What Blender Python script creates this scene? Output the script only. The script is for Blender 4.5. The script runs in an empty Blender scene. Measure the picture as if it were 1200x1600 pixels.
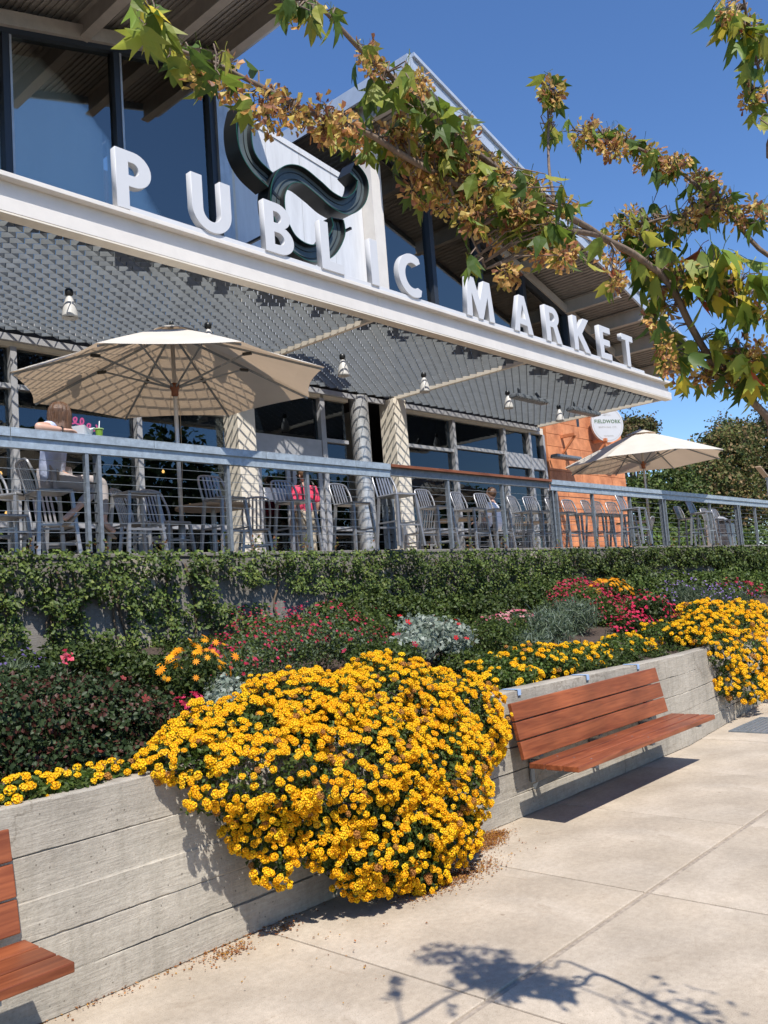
import bpy, bmesh, math, random
import numpy as np
from mathutils import Vector, Matrix, noise as mnoise
random.seed(7); rng = np.random.default_rng(7)
S = bpy.context.scene
COL = S.collection
R = math.radians

# ---------------------------------------------------------------- camera, sky, sun, exposure
EYE = 1.75
FPX = 1351.5
YAW, PITCH, ROLL = R(41.9314), R(5.685), R(-4.2968)
_f = np.array([math.cos(PITCH)*math.cos(YAW), math.cos(PITCH)*math.sin(YAW), math.sin(PITCH)])
_r = np.array([math.sin(YAW), -math.cos(YAW), 0.0]); _u = np.cross(_r, _f)
CR = math.cos(ROLL)*_r + math.sin(ROLL)*_u
CU = -math.sin(ROLL)*_r + math.cos(ROLL)*_u
CF = _f
cd = bpy.data.cameras.new('camera'); cam = bpy.data.objects.new('camera', cd); COL.objects.link(cam)
cd.sensor_fit = 'VERTICAL'; cd.sensor_height = 36; cd.sensor_width = 27; cd.lens = FPX/1600*36
cd.clip_start = 0.05; cd.clip_end = 2000
m = Matrix.Identity(4)
for i in range(3):
    m[i][0] = CR[i]; m[i][1] = CU[i]; m[i][2] = -CF[i]
m.translation = Vector((0, 0, EYE)); cam.matrix_world = m
S.camera = cam

LIGHT = Vector((0.36, 0.60, -1.0)).normalized()          # the way the sunlight travels
W_ = bpy.data.worlds.new('World'); S.world = W_; W_.use_nodes = True
nt = W_.node_tree
bg = nt.nodes['Background']
sky = nt.nodes.new('ShaderNodeTexSky'); sky.sky_type = 'NISHITA'; sky.sun_disc = False
sky.sun_elevation = math.asin(-LIGHT.z); sky.sun_rotation = math.atan2(-LIGHT.x, -LIGHT.y) % (2*math.pi)
sky.altitude = 0; sky.air_density = 1.0; sky.dust_density = 0.1; sky.ozone_density = 6.0
hsv = nt.nodes.new('ShaderNodeHueSaturation'); hsv.inputs['Saturation'].default_value = 1.10; hsv.inputs['Hue'].default_value = 0.505; nt.links.new(sky.outputs[0], hsv.inputs['Color']); nt.links.new(hsv.outputs[0], bg.inputs[0]); bg.inputs[1].default_value = 0.134
sd = bpy.data.lights.new('sun', 'SUN'); sd.energy = 5.0; sd.angle = R(0.53); sd.color = (1.0, 0.95, 0.87)
so = bpy.data.objects.new('sun', sd); COL.objects.link(so)
so.rotation_euler = LIGHT.to_track_quat('-Z', 'Y').to_euler(); so.location = (-20, -30, 50)
S.view_settings.view_transform = 'Standard'; S.view_settings.look = 'None'
S.view_settings.exposure = 0.40; S.view_settings.gamma = 1; S.view_settings.use_curve_mapping = False
S.render.engine = 'CYCLES'
S.cycles.max_bounces = 6; S.cycles.transparent_max_bounces = 8; S.cycles.caustics_reflective = False; S.cycles.caustics_refractive = False

def ray(x, y):
    d = (x-600)*CR - (y-800)*CU + FPX*CF
    return d/np.linalg.norm(d)
def at_y(x, y, Y):                                       # where the sight line of a photo point meets the plane at depth Y
    d = ray(x, y); return np.array([0, 0, EYE]) + d*Y/d[1]
def at_x(x, y, X):
    d = ray(x, y); return np.array([0, 0, EYE]) + d*X/d[0]
def at_z(x, y, z):
    d = ray(x, y); return np.array([0, 0, EYE]) + d*(z-EYE)/d[2]
def at_t(x, y, t):
    return np.array([0, 0, EYE]) + ray(x, y)*t

# ---------------------------------------------------------------- object helpers
def tag(o, label=None, cat=None, group=None, kind=None):
    if label: o['label'] = label
    if cat: o['category'] = cat
    if group: o['group'] = group
    if kind: o['kind'] = kind
    return o
def empty(name, loc=(0, 0, 0), rz=0, label=None, cat=None, group=None):
    o = bpy.data.objects.new(name, None); COL.objects.link(o); o.location = loc; o.rotation_euler = (0, 0, rz)
    o.empty_display_size = 0.1
    return tag(o, label, cat, group)
class MB:
    def __init__(s): s.v = []; s.f = []
    def add(s, vs, fs):
        n = len(s.v); s.v += [tuple(v) for v in vs]; s.f += [tuple(i+n for i in f) for f in fs]; return s
    def box(s, x0, x1, y0, y1, z0, z1):
        return s.add([(x0,y0,z0),(x1,y0,z0),(x1,y1,z0),(x0,y1,z0),(x0,y0,z1),(x1,y0,z1),(x1,y1,z1),(x0,y1,z1)],
                     [(0,3,2,1),(4,5,6,7),(0,1,5,4),(1,2,6,5),(2,3,7,6),(3,0,4,7)])
    def bar(s, p, q, w, h, up=(0, 0, 1)):                # rectangular bar from p to q
        p = Vector(p); q = Vector(q); d = (q-p).normalized(); up = Vector(up)
        if abs(d.dot(up)) > 0.99: up = Vector((0, 1, 0))
        a = d.cross(up).normalized()*w/2; b = a.cross(d).normalized()*h/2
        return s.add([p-a-b, p+a-b, p+a+b, p-a+b, q-a-b, q+a-b, q+a+b, q-a+b],
                     [(0,3,2,1),(4,5,6,7),(0,1,5,4),(1,2,6,5),(2,3,7,6),(3,0,4,7)])
    def tube(s, pts, r, n=8, cap=True):
        pts = [Vector(p) for p in pts]; k = len(pts); rr = r if hasattr(r, '__len__') else [r]*k
        base = len(s.v); prev = None
        for i, p in enumerate(pts):
            d = (pts[min(i+1, k-1)]-pts[max(i-1, 0)]).normalized()
            if prev is None:
                a = d.cross(Vector((0, 0, 1)))
                if a.length < 0.1: a = d.cross(Vector((1, 0, 0)))
            else: a = prev - d*prev.dot(d)
            a.normalize(); prev = a; b = d.cross(a)
            for j in range(n):
                t = 2*math.pi*j/n; s.v.append(tuple(p+(a*math.cos(t)+b*math.sin(t))*rr[i]))
        for i in range(k-1):
            for j in range(n):
                s.f.append((base+i*n+j, base+i*n+(j+1) % n, base+(i+1)*n+(j+1) % n, base+(i+1)*n+j))
        if cap:
            s.f.append(tuple(base+j for j in range(n))[::-1]); s.f.append(tuple(base+(k-1)*n+j for j in range(n)))
        return s
    def lathe(s, prof, n=20, c=(0, 0, 0)):               # prof: (r, z) list
        base = len(s.v)
        for r, z in prof:
            for j in range(n):
                t = 2*math.pi*j/n; s.v.append((c[0]+r*math.cos(t), c[1]+r*math.sin(t), c[2]+z))
        for i in range(len(prof)-1):
            for j in range(n):
                s.f.append((base+i*n+j, base+i*n+(j+1) % n, base+(i+1)*n+(j+1) % n, base+(i+1)*n+j))
        return s
    def mesh(s, name, mat=None):
        me = bpy.data.meshes.new(name); me.from_pydata(s.v, [], s.f); me.update()
        if mat: me.materials.append(mat)
        return me
    def build(s, name, mat=None, parent=None, bevel=0, smooth=False, loc=None):
        me = s.mesh(name, mat)
        if smooth: me.shade_smooth()
        o = bpy.data.objects.new(name, me); COL.objects.link(o)
        if parent: o.parent = parent
        if loc is not None: o.location = loc
        if bevel:
            b = o.modifiers.new('bevel', 'BEVEL'); b.width = bevel; b.segments = 2; b.limit_method = 'ANGLE'; b.angle_limit = R(40)
        return o
def link(name, me, parent=None, loc=None, rot=None, scale=None):
    o = bpy.data.objects.new(name, me); COL.objects.link(o)
    if parent: o.parent = parent
    if loc is not None: o.location = loc
    if rot is not None: o.rotation_euler = rot
    if scale is not None: o.scale = (scale,)*3 if not hasattr(scale, '__len__') else scale
    return o
def copy_tree(o, parent=None):
    c = o.copy(); COL.objects.link(c); c.parent = parent
    for ch in o.children: copy_tree(ch, c)
    return c
def smooth_path(P, n=8, closed=False):
    P = [Vector(p) for p in P]; out = []
    k = len(P)
    for i in range(k-1):
        p0 = P[max(i-1, 0)]; p1 = P[i]; p2 = P[i+1]; p3 = P[min(i+2, k-1)]
        for j in range(n):
            t = j/n
            out.append(0.5*((2*p1)+(p2-p0)*t+(2*p0-5*p1+4*p2-p3)*t*t+(3*p1-p0-3*p2+p3)*t**3))
    out.append(P[-1]); return out

# ---------------------------------------------------------------- materials
def mat(name, col=(0.5, 0.5, 0.5), rough=0.6, metal=0.0, var=0.0, scale=8.0, bump=0.0, bscale=40.0, spec=0.5, stretch=(1, 1, 1), col2=None, coat=0.0):
    M = bpy.data.materials.new(name); M.use_nodes = True; N = M.node_tree.nodes; L = M.node_tree.links
    b = N['Principled BSDF']; b.inputs['Base Color'].default_value = (*col, 1); b.inputs['Roughness'].default_value = rough
    b.inputs['Metallic'].default_value = metal; b.inputs['Specular IOR Level'].default_value = spec; b.inputs['Coat Weight'].default_value = coat
    if var or bump or col2:
        tc = N.new('ShaderNodeTexCoord'); mp = N.new('ShaderNodeMapping'); L.new(tc.outputs['Object'], mp.inputs[0]); mp.inputs['Scale'].default_value = stretch
    if var or col2:
        nz = N.new('ShaderNodeTexNoise'); nz.inputs['Scale'].default_value = scale; nz.inputs['Detail'].default_value = 6; nz.inputs['Roughness'].default_value = 0.65
        L.new(mp.outputs[0], nz.inputs['Vector'])
        rp = N.new('ShaderNodeValToRGB'); rp.color_ramp.elements[0].position = 0.33; rp.color_ramp.elements[1].position = 0.67
        c2 = col2 if col2 else col
        rp.color_ramp.elements[0].color = (*[c*(1-var) for c in col], 1); rp.color_ramp.elements[1].color = (*[min(1, c*(1+var)) for c in c2], 1)
        L.new(nz.outputs[0], rp.inputs[0]); L.new(rp.outputs[0], b.inputs['Base Color'])
    if bump:
        n2 = N.new('ShaderNodeTexNoise'); n2.inputs['Scale'].default_value = bscale; n2.inputs['Detail'].default_value = 4
        L.new(mp.outputs[0], n2.inputs['Vector'])
        bp = N.new('ShaderNodeBump'); bp.inputs['Strength'].default_value = bump; bp.inputs['Distance'].default_value = 0.01
        L.new(n2.outputs[0], bp.inputs['Height']); L.new(bp.outputs[0], b.inputs['Normal'])
    return M
def leafmat(name, col, trans=0.35, rough=0.5, var=0.35, spec=0.35, tcol=None):
    """base colour from the 'tint' point attribute (leaf to leaf variation), thin translucent leaf"""
    M = bpy.data.materials.new(name); M.use_nodes = True; N = M.node_tree.nodes; L = M.node_tree.links
    b = N['Principled BSDF']; b.inputs['Roughness'].default_value = rough; b.inputs['Specular IOR Level'].default_value = spec
    a = N.new('ShaderNodeAttribute'); a.attribute_name = 'tint'
    oi = N.new('ShaderNodeObjectInfo')
    hs = N.new('ShaderNodeHueSaturation'); L.new(a.outputs['Color'], hs.inputs['Color'])
    mr = N.new('ShaderNodeMapRange'); mr.inputs['To Min'].default_value = 1-var; mr.inputs['To Max'].default_value = 1+var
    L.new(oi.outputs['Random'], mr.inputs[0]); L.new(mr.outputs[0], hs.inputs['Value'])
    L.new(hs.outputs[0], b.inputs['Base Color'])
    t = N.new('ShaderNodeBsdfTranslucent'); L.new(hs.outputs[0], t.inputs[0])
    mx = N.new('ShaderNodeMixShader'); mx.inputs[0].default_value = trans
    L.new(b.outputs[0], mx.inputs[1]); L.new(t.outputs[0], mx.inputs[2])
    L.new(mx.outputs[0], N['Material Output'].inputs[0])
    return M
def glassmat(name, tint, refl, rough=0.0, rcol=(0.9, 0.95, 1)):
    M = bpy.data.materials.new(name); M.use_nodes = True; N = M.node_tree.nodes; L = M.node_tree.links
    N.remove(N['Principled BSDF'])
    g = N.new('ShaderNodeBsdfGlossy'); g.inputs['Roughness'].default_value = rough; g.inputs[0].default_value = (*rcol, 1)
    t = N.new('ShaderNodeBsdfTransparent'); t.inputs[0].default_value = (*tint, 1)
    lw = N.new('ShaderNodeFresnel'); lw.inputs[0].default_value = 1.5
    ad = N.new('ShaderNodeMath'); ad.operation = 'ADD'; ad.use_clamp = True; ad.inputs[1].default_value = refl; L.new(lw.outputs[0], ad.inputs[0])
    tc = N.new('ShaderNodeTexCoord'); nz = N.new('ShaderNodeTexNoise'); nz.inputs['Scale'].default_value = 0.6
    L.new(tc.outputs['Object'], nz.inputs['Vector'])
    bp = N.new('ShaderNodeBump'); bp.inputs['Strength'].default_value = 0.12; bp.inputs['Distance'].default_value = 0.02
    L.new(nz.outputs[0], bp.inputs['Height']); L.new(bp.outputs[0], g.inputs['Normal'])
    mx = N.new('ShaderNodeMixShader'); L.new(ad.outputs[0], mx.inputs[0]); L.new(t.outputs[0], mx.inputs[1]); L.new(g.outputs[0], mx.inputs[2])
    L.new(mx.outputs[0], N['Material Output'].inputs[0]); return M
def concretemat(name, col, kind='wall'):
    M = bpy.data.materials.new(name); M.use_nodes = True; N = M.node_tree.nodes; L = M.node_tree.links
    b = N['Principled BSDF']; b.inputs['Roughness'].default_value = 0.85; b.inputs['Specular IOR Level'].default_value = 0.25
    tc = N.new('ShaderNodeTexCoord')
    def nz(scale, st=(1, 1, 1), det=6, dist=0.0):
        mp = N.new('ShaderNodeMapping'); mp.inputs['Scale'].default_value = st; L.new(tc.outputs['Object'], mp.inputs[0])
        n = N.new('ShaderNodeTexNoise'); n.inputs['Scale'].default_value = scale; n.inputs['Detail'].default_value = det; n.inputs['Distortion'].default_value = dist
        n.inputs['Roughness'].default_value = 0.6; L.new(mp.outputs[0], n.inputs['Vector']); return n
    def ramp(n, p0, c0, p1, c1):
        r = N.new('ShaderNodeValToRGB'); r.color_ramp.elements[0].position = p0; r.color_ramp.elements[1].position = p1
        r.color_ramp.elements[0].color = (*c0, 1); r.color_ramp.elements[1].color = (*c1, 1); L.new(n.outputs[0], r.inputs[0]); return r
    def mul(a, bb, fac=1.0):
        x = N.new('ShaderNodeMix'); x.data_type = 'RGBA'; x.blend_type = 'MULTIPLY'; x.inputs[0].default_value = fac
        L.new(a.outputs[0] if a.type != 'MIX' else a.outputs[2], x.inputs[6]); L.new(bb.outputs[0] if bb.type != 'MIX' else bb.outputs[2], x.inputs[7]); return x
    big = ramp(nz(1.3), 0.35, [c*0.80 for c in col], 0.65, [min(1, c*1.12) for c in col])
    fine = ramp(nz(28), 0.3, (0.86, 0.85, 0.84), 0.7, (1.05, 1.05, 1.05))
    out = mul(big, fine)
    if kind == 'wall':
        streak = ramp(nz(5, (1.2, 1, 16), 5, 0.6), 0.34, (0.90, 0.89, 0.88), 0.62, (1.03, 1.03, 1.02)); out = mul(out, streak)
        drip = ramp(nz(3.0, (4, 1, 0.35), 4), 0.30, (0.80, 0.80, 0.79), 0.5, (1, 1, 1)); out = mul(out, drip, 0.8)
        oi = N.new('ShaderNodeObjectInfo'); mr = N.new('ShaderNodeMapRange'); mr.inputs['To Min'].default_value = 0.93; mr.inputs['To Max'].default_value = 1.06
    else:
        stain = ramp(nz(0.7, (1, 1, 1), 8, 0.8), 0.40, (0.84, 0.82, 0.79), 0.6, (1, 1, 1)); out = mul(out, stain); agg = ramp(nz(190, (1, 1, 1), 2), 0.36, (0.80, 0.79, 0.78), 0.60, (1.06, 1.06, 1.06)); out = mul(out, agg, 0.7); st2 = ramp(nz(3.1, (1, 1, 1), 9, 2.0), 0.30, (0.80, 0.77, 0.74), 0.40, (1, 1, 1)); out = mul(out, st2, 0.7)
        vo = N.new('ShaderNodeTexVoronoi'); vo.inputs['Scale'].default_value = 2.3; L.new(tc.outputs['Object'], vo.inputs['Vector'])
        nn = nz(9); ad = N.new('ShaderNodeMath'); ad.operation = 'MULTIPLY_ADD'; ad.inputs[1].default_value = 0.10
        L.new(nn.outputs[0], ad.inputs[0]); L.new(vo.outputs['Distance'], ad.inputs[2])
        sp = N.new('ShaderNodeValToRGB'); sp.color_ramp.elements[0].position = 0.072; sp.color_ramp.elements[1].position = 0.088
        sp.color_ramp.elements[0].color = (0.50, 0.45, 0.40, 1); sp.color_ramp.elements[1].color = (1, 1, 1, 1); L.new(ad.outputs[0], sp.inputs[0])
        out = mul(out, sp, 0.55)
    # hairline cracks and grit
    vc = N.new('ShaderNodeTexVoronoi'); vc.feature = 'DISTANCE_TO_EDGE'; vc.inputs['Scale'].default_value = 0.55
    wn = nz(2.2, (1, 1, 1), 6); wm_ = N.new('ShaderNodeMix'); wm_.data_type = 'VECTOR'; wm_.inputs[0].default_value = 0.35; L.new(tc.outputs['Object'], wm_.inputs[4]); L.new(wn.outputs['Color'], wm_.inputs[5]); L.new(wm_.outputs[1], vc.inputs['Vector'])
    ck = N.new('ShaderNodeValToRGB'); ck.color_ramp.elements[0].position = 0.0; ck.color_ramp.elements[1].position = 0.0035; ck.color_ramp.elements[0].color = (0.45, 0.42, 0.38, 1); ck.color_ramp.elements[1].color = (1, 1, 1, 1); L.new(vc.outputs['Distance'], ck.inputs[0])
    if kind == 'wall': out = mul(out, ck, 0.5)
    gr = ramp(nz(95, (1, 1, 1), 3), 0.30, (0.66, 0.64, 0.61), 0.40, (1, 1, 1)); out = mul(out, gr, 0.75)
    # small pits (bug holes)
    vp = N.new('ShaderNodeTexVoronoi'); vp.inputs['Scale'].default_value = 18 if kind == 'wall' else 30; L.new(tc.outputs['Object'], vp.inputs['Vector'])
    pit = N.new('ShaderNodeValToRGB'); pit.color_ramp.elements[0].position = 0.07; pit.color_ramp.elements[1].position = 0.10
    pit.color_ramp.elements[0].color = (0.35, 0.34, 0.33, 1); pit.color_ramp.elements[1].color = (1, 1, 1, 1); L.new(vp.outputs['Distance'], pit.inputs[0])
    if kind == 'wall': out = mul(out, pit, 0.8)
    L.new(out.outputs[2], b.inputs['Base Color'])
    g1 = nz(60, (1, 1, 1), 3); g2 = nz(3.2, (0.9, 1, 13), 4, 1.6) if kind == 'wall' else nz(12, (1, 1, 1), 6)
    ad = N.new('ShaderNodeMath'); ad.operation = 'ADD'; L.new(g1.outputs[0], ad.inputs[0])
    ml = N.new('ShaderNodeMath'); ml.operation = 'MULTIPLY'; ml.inputs[1].default_value = 1.1; L.new(g2.outputs[0], ml.inputs[0]); L.new(ml.outputs[0], ad.inputs[1])
    bp = N.new('ShaderNodeBump'); bp.inputs['Strength'].default_value = 0.55 if kind == 'wall' else 0.25; bp.inputs['Distance'].default_value = 0.006
    L.new(ad.outputs[0], bp.inputs['Height']); L.new(bp.outputs[0], b.inputs['Normal'])
    return M
def woodmat(name, col, dark):
    M = bpy.data.materials.new(name); M.use_nodes = True; N = M.node_tree.nodes; L = M.node_tree.links
    b = N['Principled BSDF']; b.inputs['Roughness'].default_value = 0.42; b.inputs['Specular IOR Level'].default_value = 0.4
    tc = N.new('ShaderNodeTexCoord'); oi = N.new('ShaderNodeObjectInfo')
    ad = N.new('ShaderNodeVectorMath'); ad.operation = 'ADD'; L.new(tc.outputs['Object'], ad.inputs[0]); L.new(oi.outputs['Random'], ad.inputs[1])
    mp = N.new('ShaderNodeMapping'); mp.inputs['Scale'].default_value = (1.1, 16, 16); L.new(ad.outputs[0], mp.inputs[0])
    n = N.new('ShaderNodeTexNoise'); n.inputs['Scale'].default_value = 1.6; n.inputs['Detail'].default_value = 9; n.inputs['Distortion'].default_value = 1.3; L.new(mp.outputs[0], n.inputs[0])
    r = N.new('ShaderNodeValToRGB'); r.color_ramp.elements[0].position = 0.3; r.color_ramp.elements[0].color = (*dark, 1); r.color_ramp.elements[1].position = 0.68; r.color_ramp.elements[1].color = (*col, 1)
    L.new(n.outputs[0], r.inputs[0])
    n3 = N.new('ShaderNodeTexNoise'); n3.inputs['Scale'].default_value = 2.2; L.new(ad.outputs[0], n3.inputs[0])
    hs = N.new('ShaderNodeHueSaturation'); mr = N.new('ShaderNodeMapRange'); mr.inputs['From Min'].default_value = 0.3; mr.inputs['From Max'].default_value = 0.7; mr.inputs['To Min'].default_value = 0.72; mr.inputs['To Max'].default_value = 1.22
    L.new(n3.outputs[0], mr.inputs[0]); rv = N.new('ShaderNodeMapRange'); rv.inputs['To Min'].default_value = 0.82; rv.inputs['To Max'].default_value = 1.15; L.new(oi.outputs['Random'], rv.inputs[0]); mm = N.new('ShaderNodeMath'); mm.operation = 'MULTIPLY'; L.new(mr.outputs[0], mm.inputs[0]); L.new(rv.outputs[0], mm.inputs[1]); L.new(mm.outputs[0], hs.inputs['Value']); L.new(r.outputs[0], hs.inputs['Color']); L.new(hs.outputs[0], b.inputs['Base Color'])
    bp = N.new('ShaderNodeBump'); bp.inputs['Strength'].default_value = 0.2; bp.inputs['Distance'].default_value = 0.003; L.new(n.outputs[0], bp.inputs['Height']); L.new(bp.outputs[0], b.inputs['Normal'])
    return M
def canvasmat(name, col):
    M = bpy.data.materials.new(name); M.use_nodes = True; N = M.node_tree.nodes; L = M.node_tree.links
    b = N['Principled BSDF']; b.inputs['Base Color'].default_value = (*col, 1); b.inputs['Roughness'].default_value = 0.9; b.inputs['Specular IOR Level'].default_value = 0.1
    t = N.new('ShaderNodeBsdfTranslucent'); t.inputs[0].default_value = (0.44, 0.32, 0.215, 1)
    tc = N.new('ShaderNodeTexCoord'); n = N.new('ShaderNodeTexNoise'); n.inputs['Scale'].default_value = 2.5; n.inputs['Detail'].default_value = 5; L.new(tc.outputs['Object'], n.inputs[0])
    r = N.new('ShaderNodeValToRGB'); r.color_ramp.elements[0].position = 0.3; r.color_ramp.elements[0].color = (*[c*0.9 for c in col], 1); r.color_ramp.elements[1].position = 0.6; r.color_ramp.elements[1].color = (*col, 1)
    L.new(n.outputs[0], r.inputs[0]); L.new(r.outputs[0], b.inputs['Base Color'])
    wv = N.new('ShaderNodeTexNoise'); wv.inputs['Scale'].default_value = 220; L.new(tc.outputs['Object'], wv.inputs[0])
    bp = N.new('ShaderNodeBump'); bp.inputs['Strength'].default_value = 0.3; bp.inputs['Distance'].default_value = 0.002; L.new(wv.outputs[0], bp.inputs['Height']); L.new(bp.outputs[0], b.inputs['Normal'])
    mx = N.new('ShaderNodeMixShader'); mx.inputs[0].default_value = 0.42; L.new(b.outputs[0], mx.inputs[1]); L.new(t.outputs[0], mx.inputs[2]); L.new(mx.outputs[0], N['Material Output'].inputs[0])
    return M
M_ = dict(
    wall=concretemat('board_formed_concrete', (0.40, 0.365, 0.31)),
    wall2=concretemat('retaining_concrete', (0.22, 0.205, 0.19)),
    pave=concretemat('pavement_concrete', (0.525, 0.453, 0.365), 'pave'),
    joint=mat('joint_filler', (0.30, 0.25, 0.20), 0.95, var=0.3, scale=30),
    soil=mat('bark_mulch', (0.06, 0.04, 0.028), 0.95, var=0.5, scale=25, bump=1.0, bscale=60),
    asphalt=mat('asphalt', (0.06, 0.06, 0.06), 0.9, var=0.3, scale=20, bump=0.4),
    white=mat('white_painted_steel', (0.66, 0.62, 0.57), 0.45, var=0.05, scale=3),
    letter=mat('white_letter_enamel', (0.54, 0.545, 0.56), 0.4, var=0.03, scale=2),
    cream=mat('cream_painted_steel', (0.70, 0.64, 0.54), 0.55, var=0.07, scale=5),
    galv=mat('galvanised_steel', (0.36, 0.42, 0.47), 0.48, metal=0.35, var=0.22, scale=14, stretch=(1, 1, 1), bump=0.08, bscale=70),
    galvd=mat('galvanised_post', (0.21, 0.235, 0.26), 0.5, metal=0.4, var=0.22, scale=18),
    grille=mat('grille_steel', (0.165, 0.18, 0.19), 0.5, metal=0.25, var=0.15, scale=5),
    alum=mat('brushed_aluminium', (0.50, 0.50, 0.50), 0.42, metal=0.55, var=0.15, scale=10, stretch=(1, 1, 0.3)),
    chair=mat('stool_aluminium', (0.33, 0.33, 0.34), 0.40, metal=0.6, var=0.15, scale=12),
    frame=mat('window_frame_aluminium', (0.42, 0.42, 0.43), 0.5, metal=0.3, var=0.08),
    dframe=mat('dark_window_frame', (0.035, 0.042, 0.055), 0.45, metal=0.2),
    panel=mat('satin_metal_panel', (0.64, 0.645, 0.66), 0.40, metal=0.1, var=0.10, scale=2.2, stretch=(2.5, 1, 0.35)),
    roofm=mat('roof_deck_metal', (0.34, 0.31, 0.28), 0.6, metal=0.1, var=0.12, scale=4),
    beam=mat('roof_beam_paint', (0.46, 0.41, 0.36), 0.6, var=0.10, scale=4),
    fascia=mat('roof_fascia_metal', (0.50, 0.55, 0.62), 0.4, metal=0.35, var=0.08, scale=3),
    black=mat('black_metal', (0.012, 0.014, 0.015), 0.4),
    sface=mat('swash_face', (0.09, 0.112, 0.115), 0.5, metal=0.2, var=0.15, scale=3),
    green=mat('swash_rim_green', (0.012, 0.075, 0.05), 0.35),
    terra=mat('terracotta_tile', (0.50, 0.175, 0.075), 0.75, var=0.22, scale=2.2, bump=0.2, bscale=40, col2=(0.62, 0.25, 0.11)),
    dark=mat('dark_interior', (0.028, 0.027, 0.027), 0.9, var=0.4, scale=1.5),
    ivorypaint=mat('interior_shelf', (0.12, 0.09, 0.06), 0.8, var=0.3, scale=6),
    wood=woodmat('bench_wood', (0.27, 0.080, 0.030), (0.14, 0.034, 0.013)),
    wood2=woodmat('counter_wood', (0.30, 0.105, 0.045), (0.17, 0.05, 0.02)),
    canvas=canvasmat('umbrella_canvas', (0.85, 0.80, 0.72)),
    bark=mat('maple_bark', (0.16, 0.115, 0.085), 0.85, var=0.35, scale=30, bump=0.8, bscale=60, stretch=(1, 1, 0.4)),
    stem=mat('vine_stem', (0.12, 0.085, 0.055), 0.9, var=0.3, scale=20),
    skin=mat('skin', (0.56, 0.33, 0.24), 0.5, var=0.05), hair=mat('brown_hair', (0.105, 0.052, 0.026), 0.38, var=0.5, scale=5, stretch=(9, 9, 0.3), bump=0.4, bscale=60),
    paper=mat('white_paper', (0.8, 0.79, 0.77), 0.8), drink=mat('green_drink', (0.16, 0.28, 0.03), 0.25), tape=mat('blue_tape', (0.30, 0.42, 0.62), 0.6),
    litter=mat('dry_litter', (0.36, 0.14, 0.04), 0.9, var=0.4, scale=60),
    shade=mat('window_shade_cloth', (0.72, 0.78, 0.74), 0.9, var=0.08, scale=1.2, stretch=(1, 1, 0.3)),
    tan=mat('table_top', (0.35, 0.25, 0.16), 0.5, var=0.1),
    pendant=mat('pendant_shade', (0.52, 0.51, 0.49), 0.45), bluewin=mat('tower_cloth', (0.8, 0.8, 0.85), 0.8),
)
M_['glass'] = glassmat('upper_window_glass', (0.94, 0.96, 0.95), 0.20, rcol=(0.84, 0.82, 0.76))
M_['glass2'] = glassmat('lower_window_glass', (0.62, 0.66, 0.66), 0.03, rcol=(0.8, 0.9, 1.0))
M_['leaf'] = leafmat('green_leaf', None, trans=0.45, var=0.22)
M_['petal'] = leafmat('petal', None, trans=0.25, rough=0.6, var=0.06, spec=0.2)
M_['ivy'] = leafmat('ivy_leaf', None, trans=0.22, rough=0.5, spec=0.3)
M_['far'] = leafmat('far_leaf', None, trans=0.3, rough=0.6)
def emit(name, col, s):
    M = bpy.data.materials.new(name); M.use_nodes = True; b = M.node_tree.nodes['Principled BSDF']
    b.inputs['Base Color'].default_value = (*col, 1); b.inputs['Emission Color'].default_value = (*col, 1); b.inputs['Emission Strength'].default_value = s; return M

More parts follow.
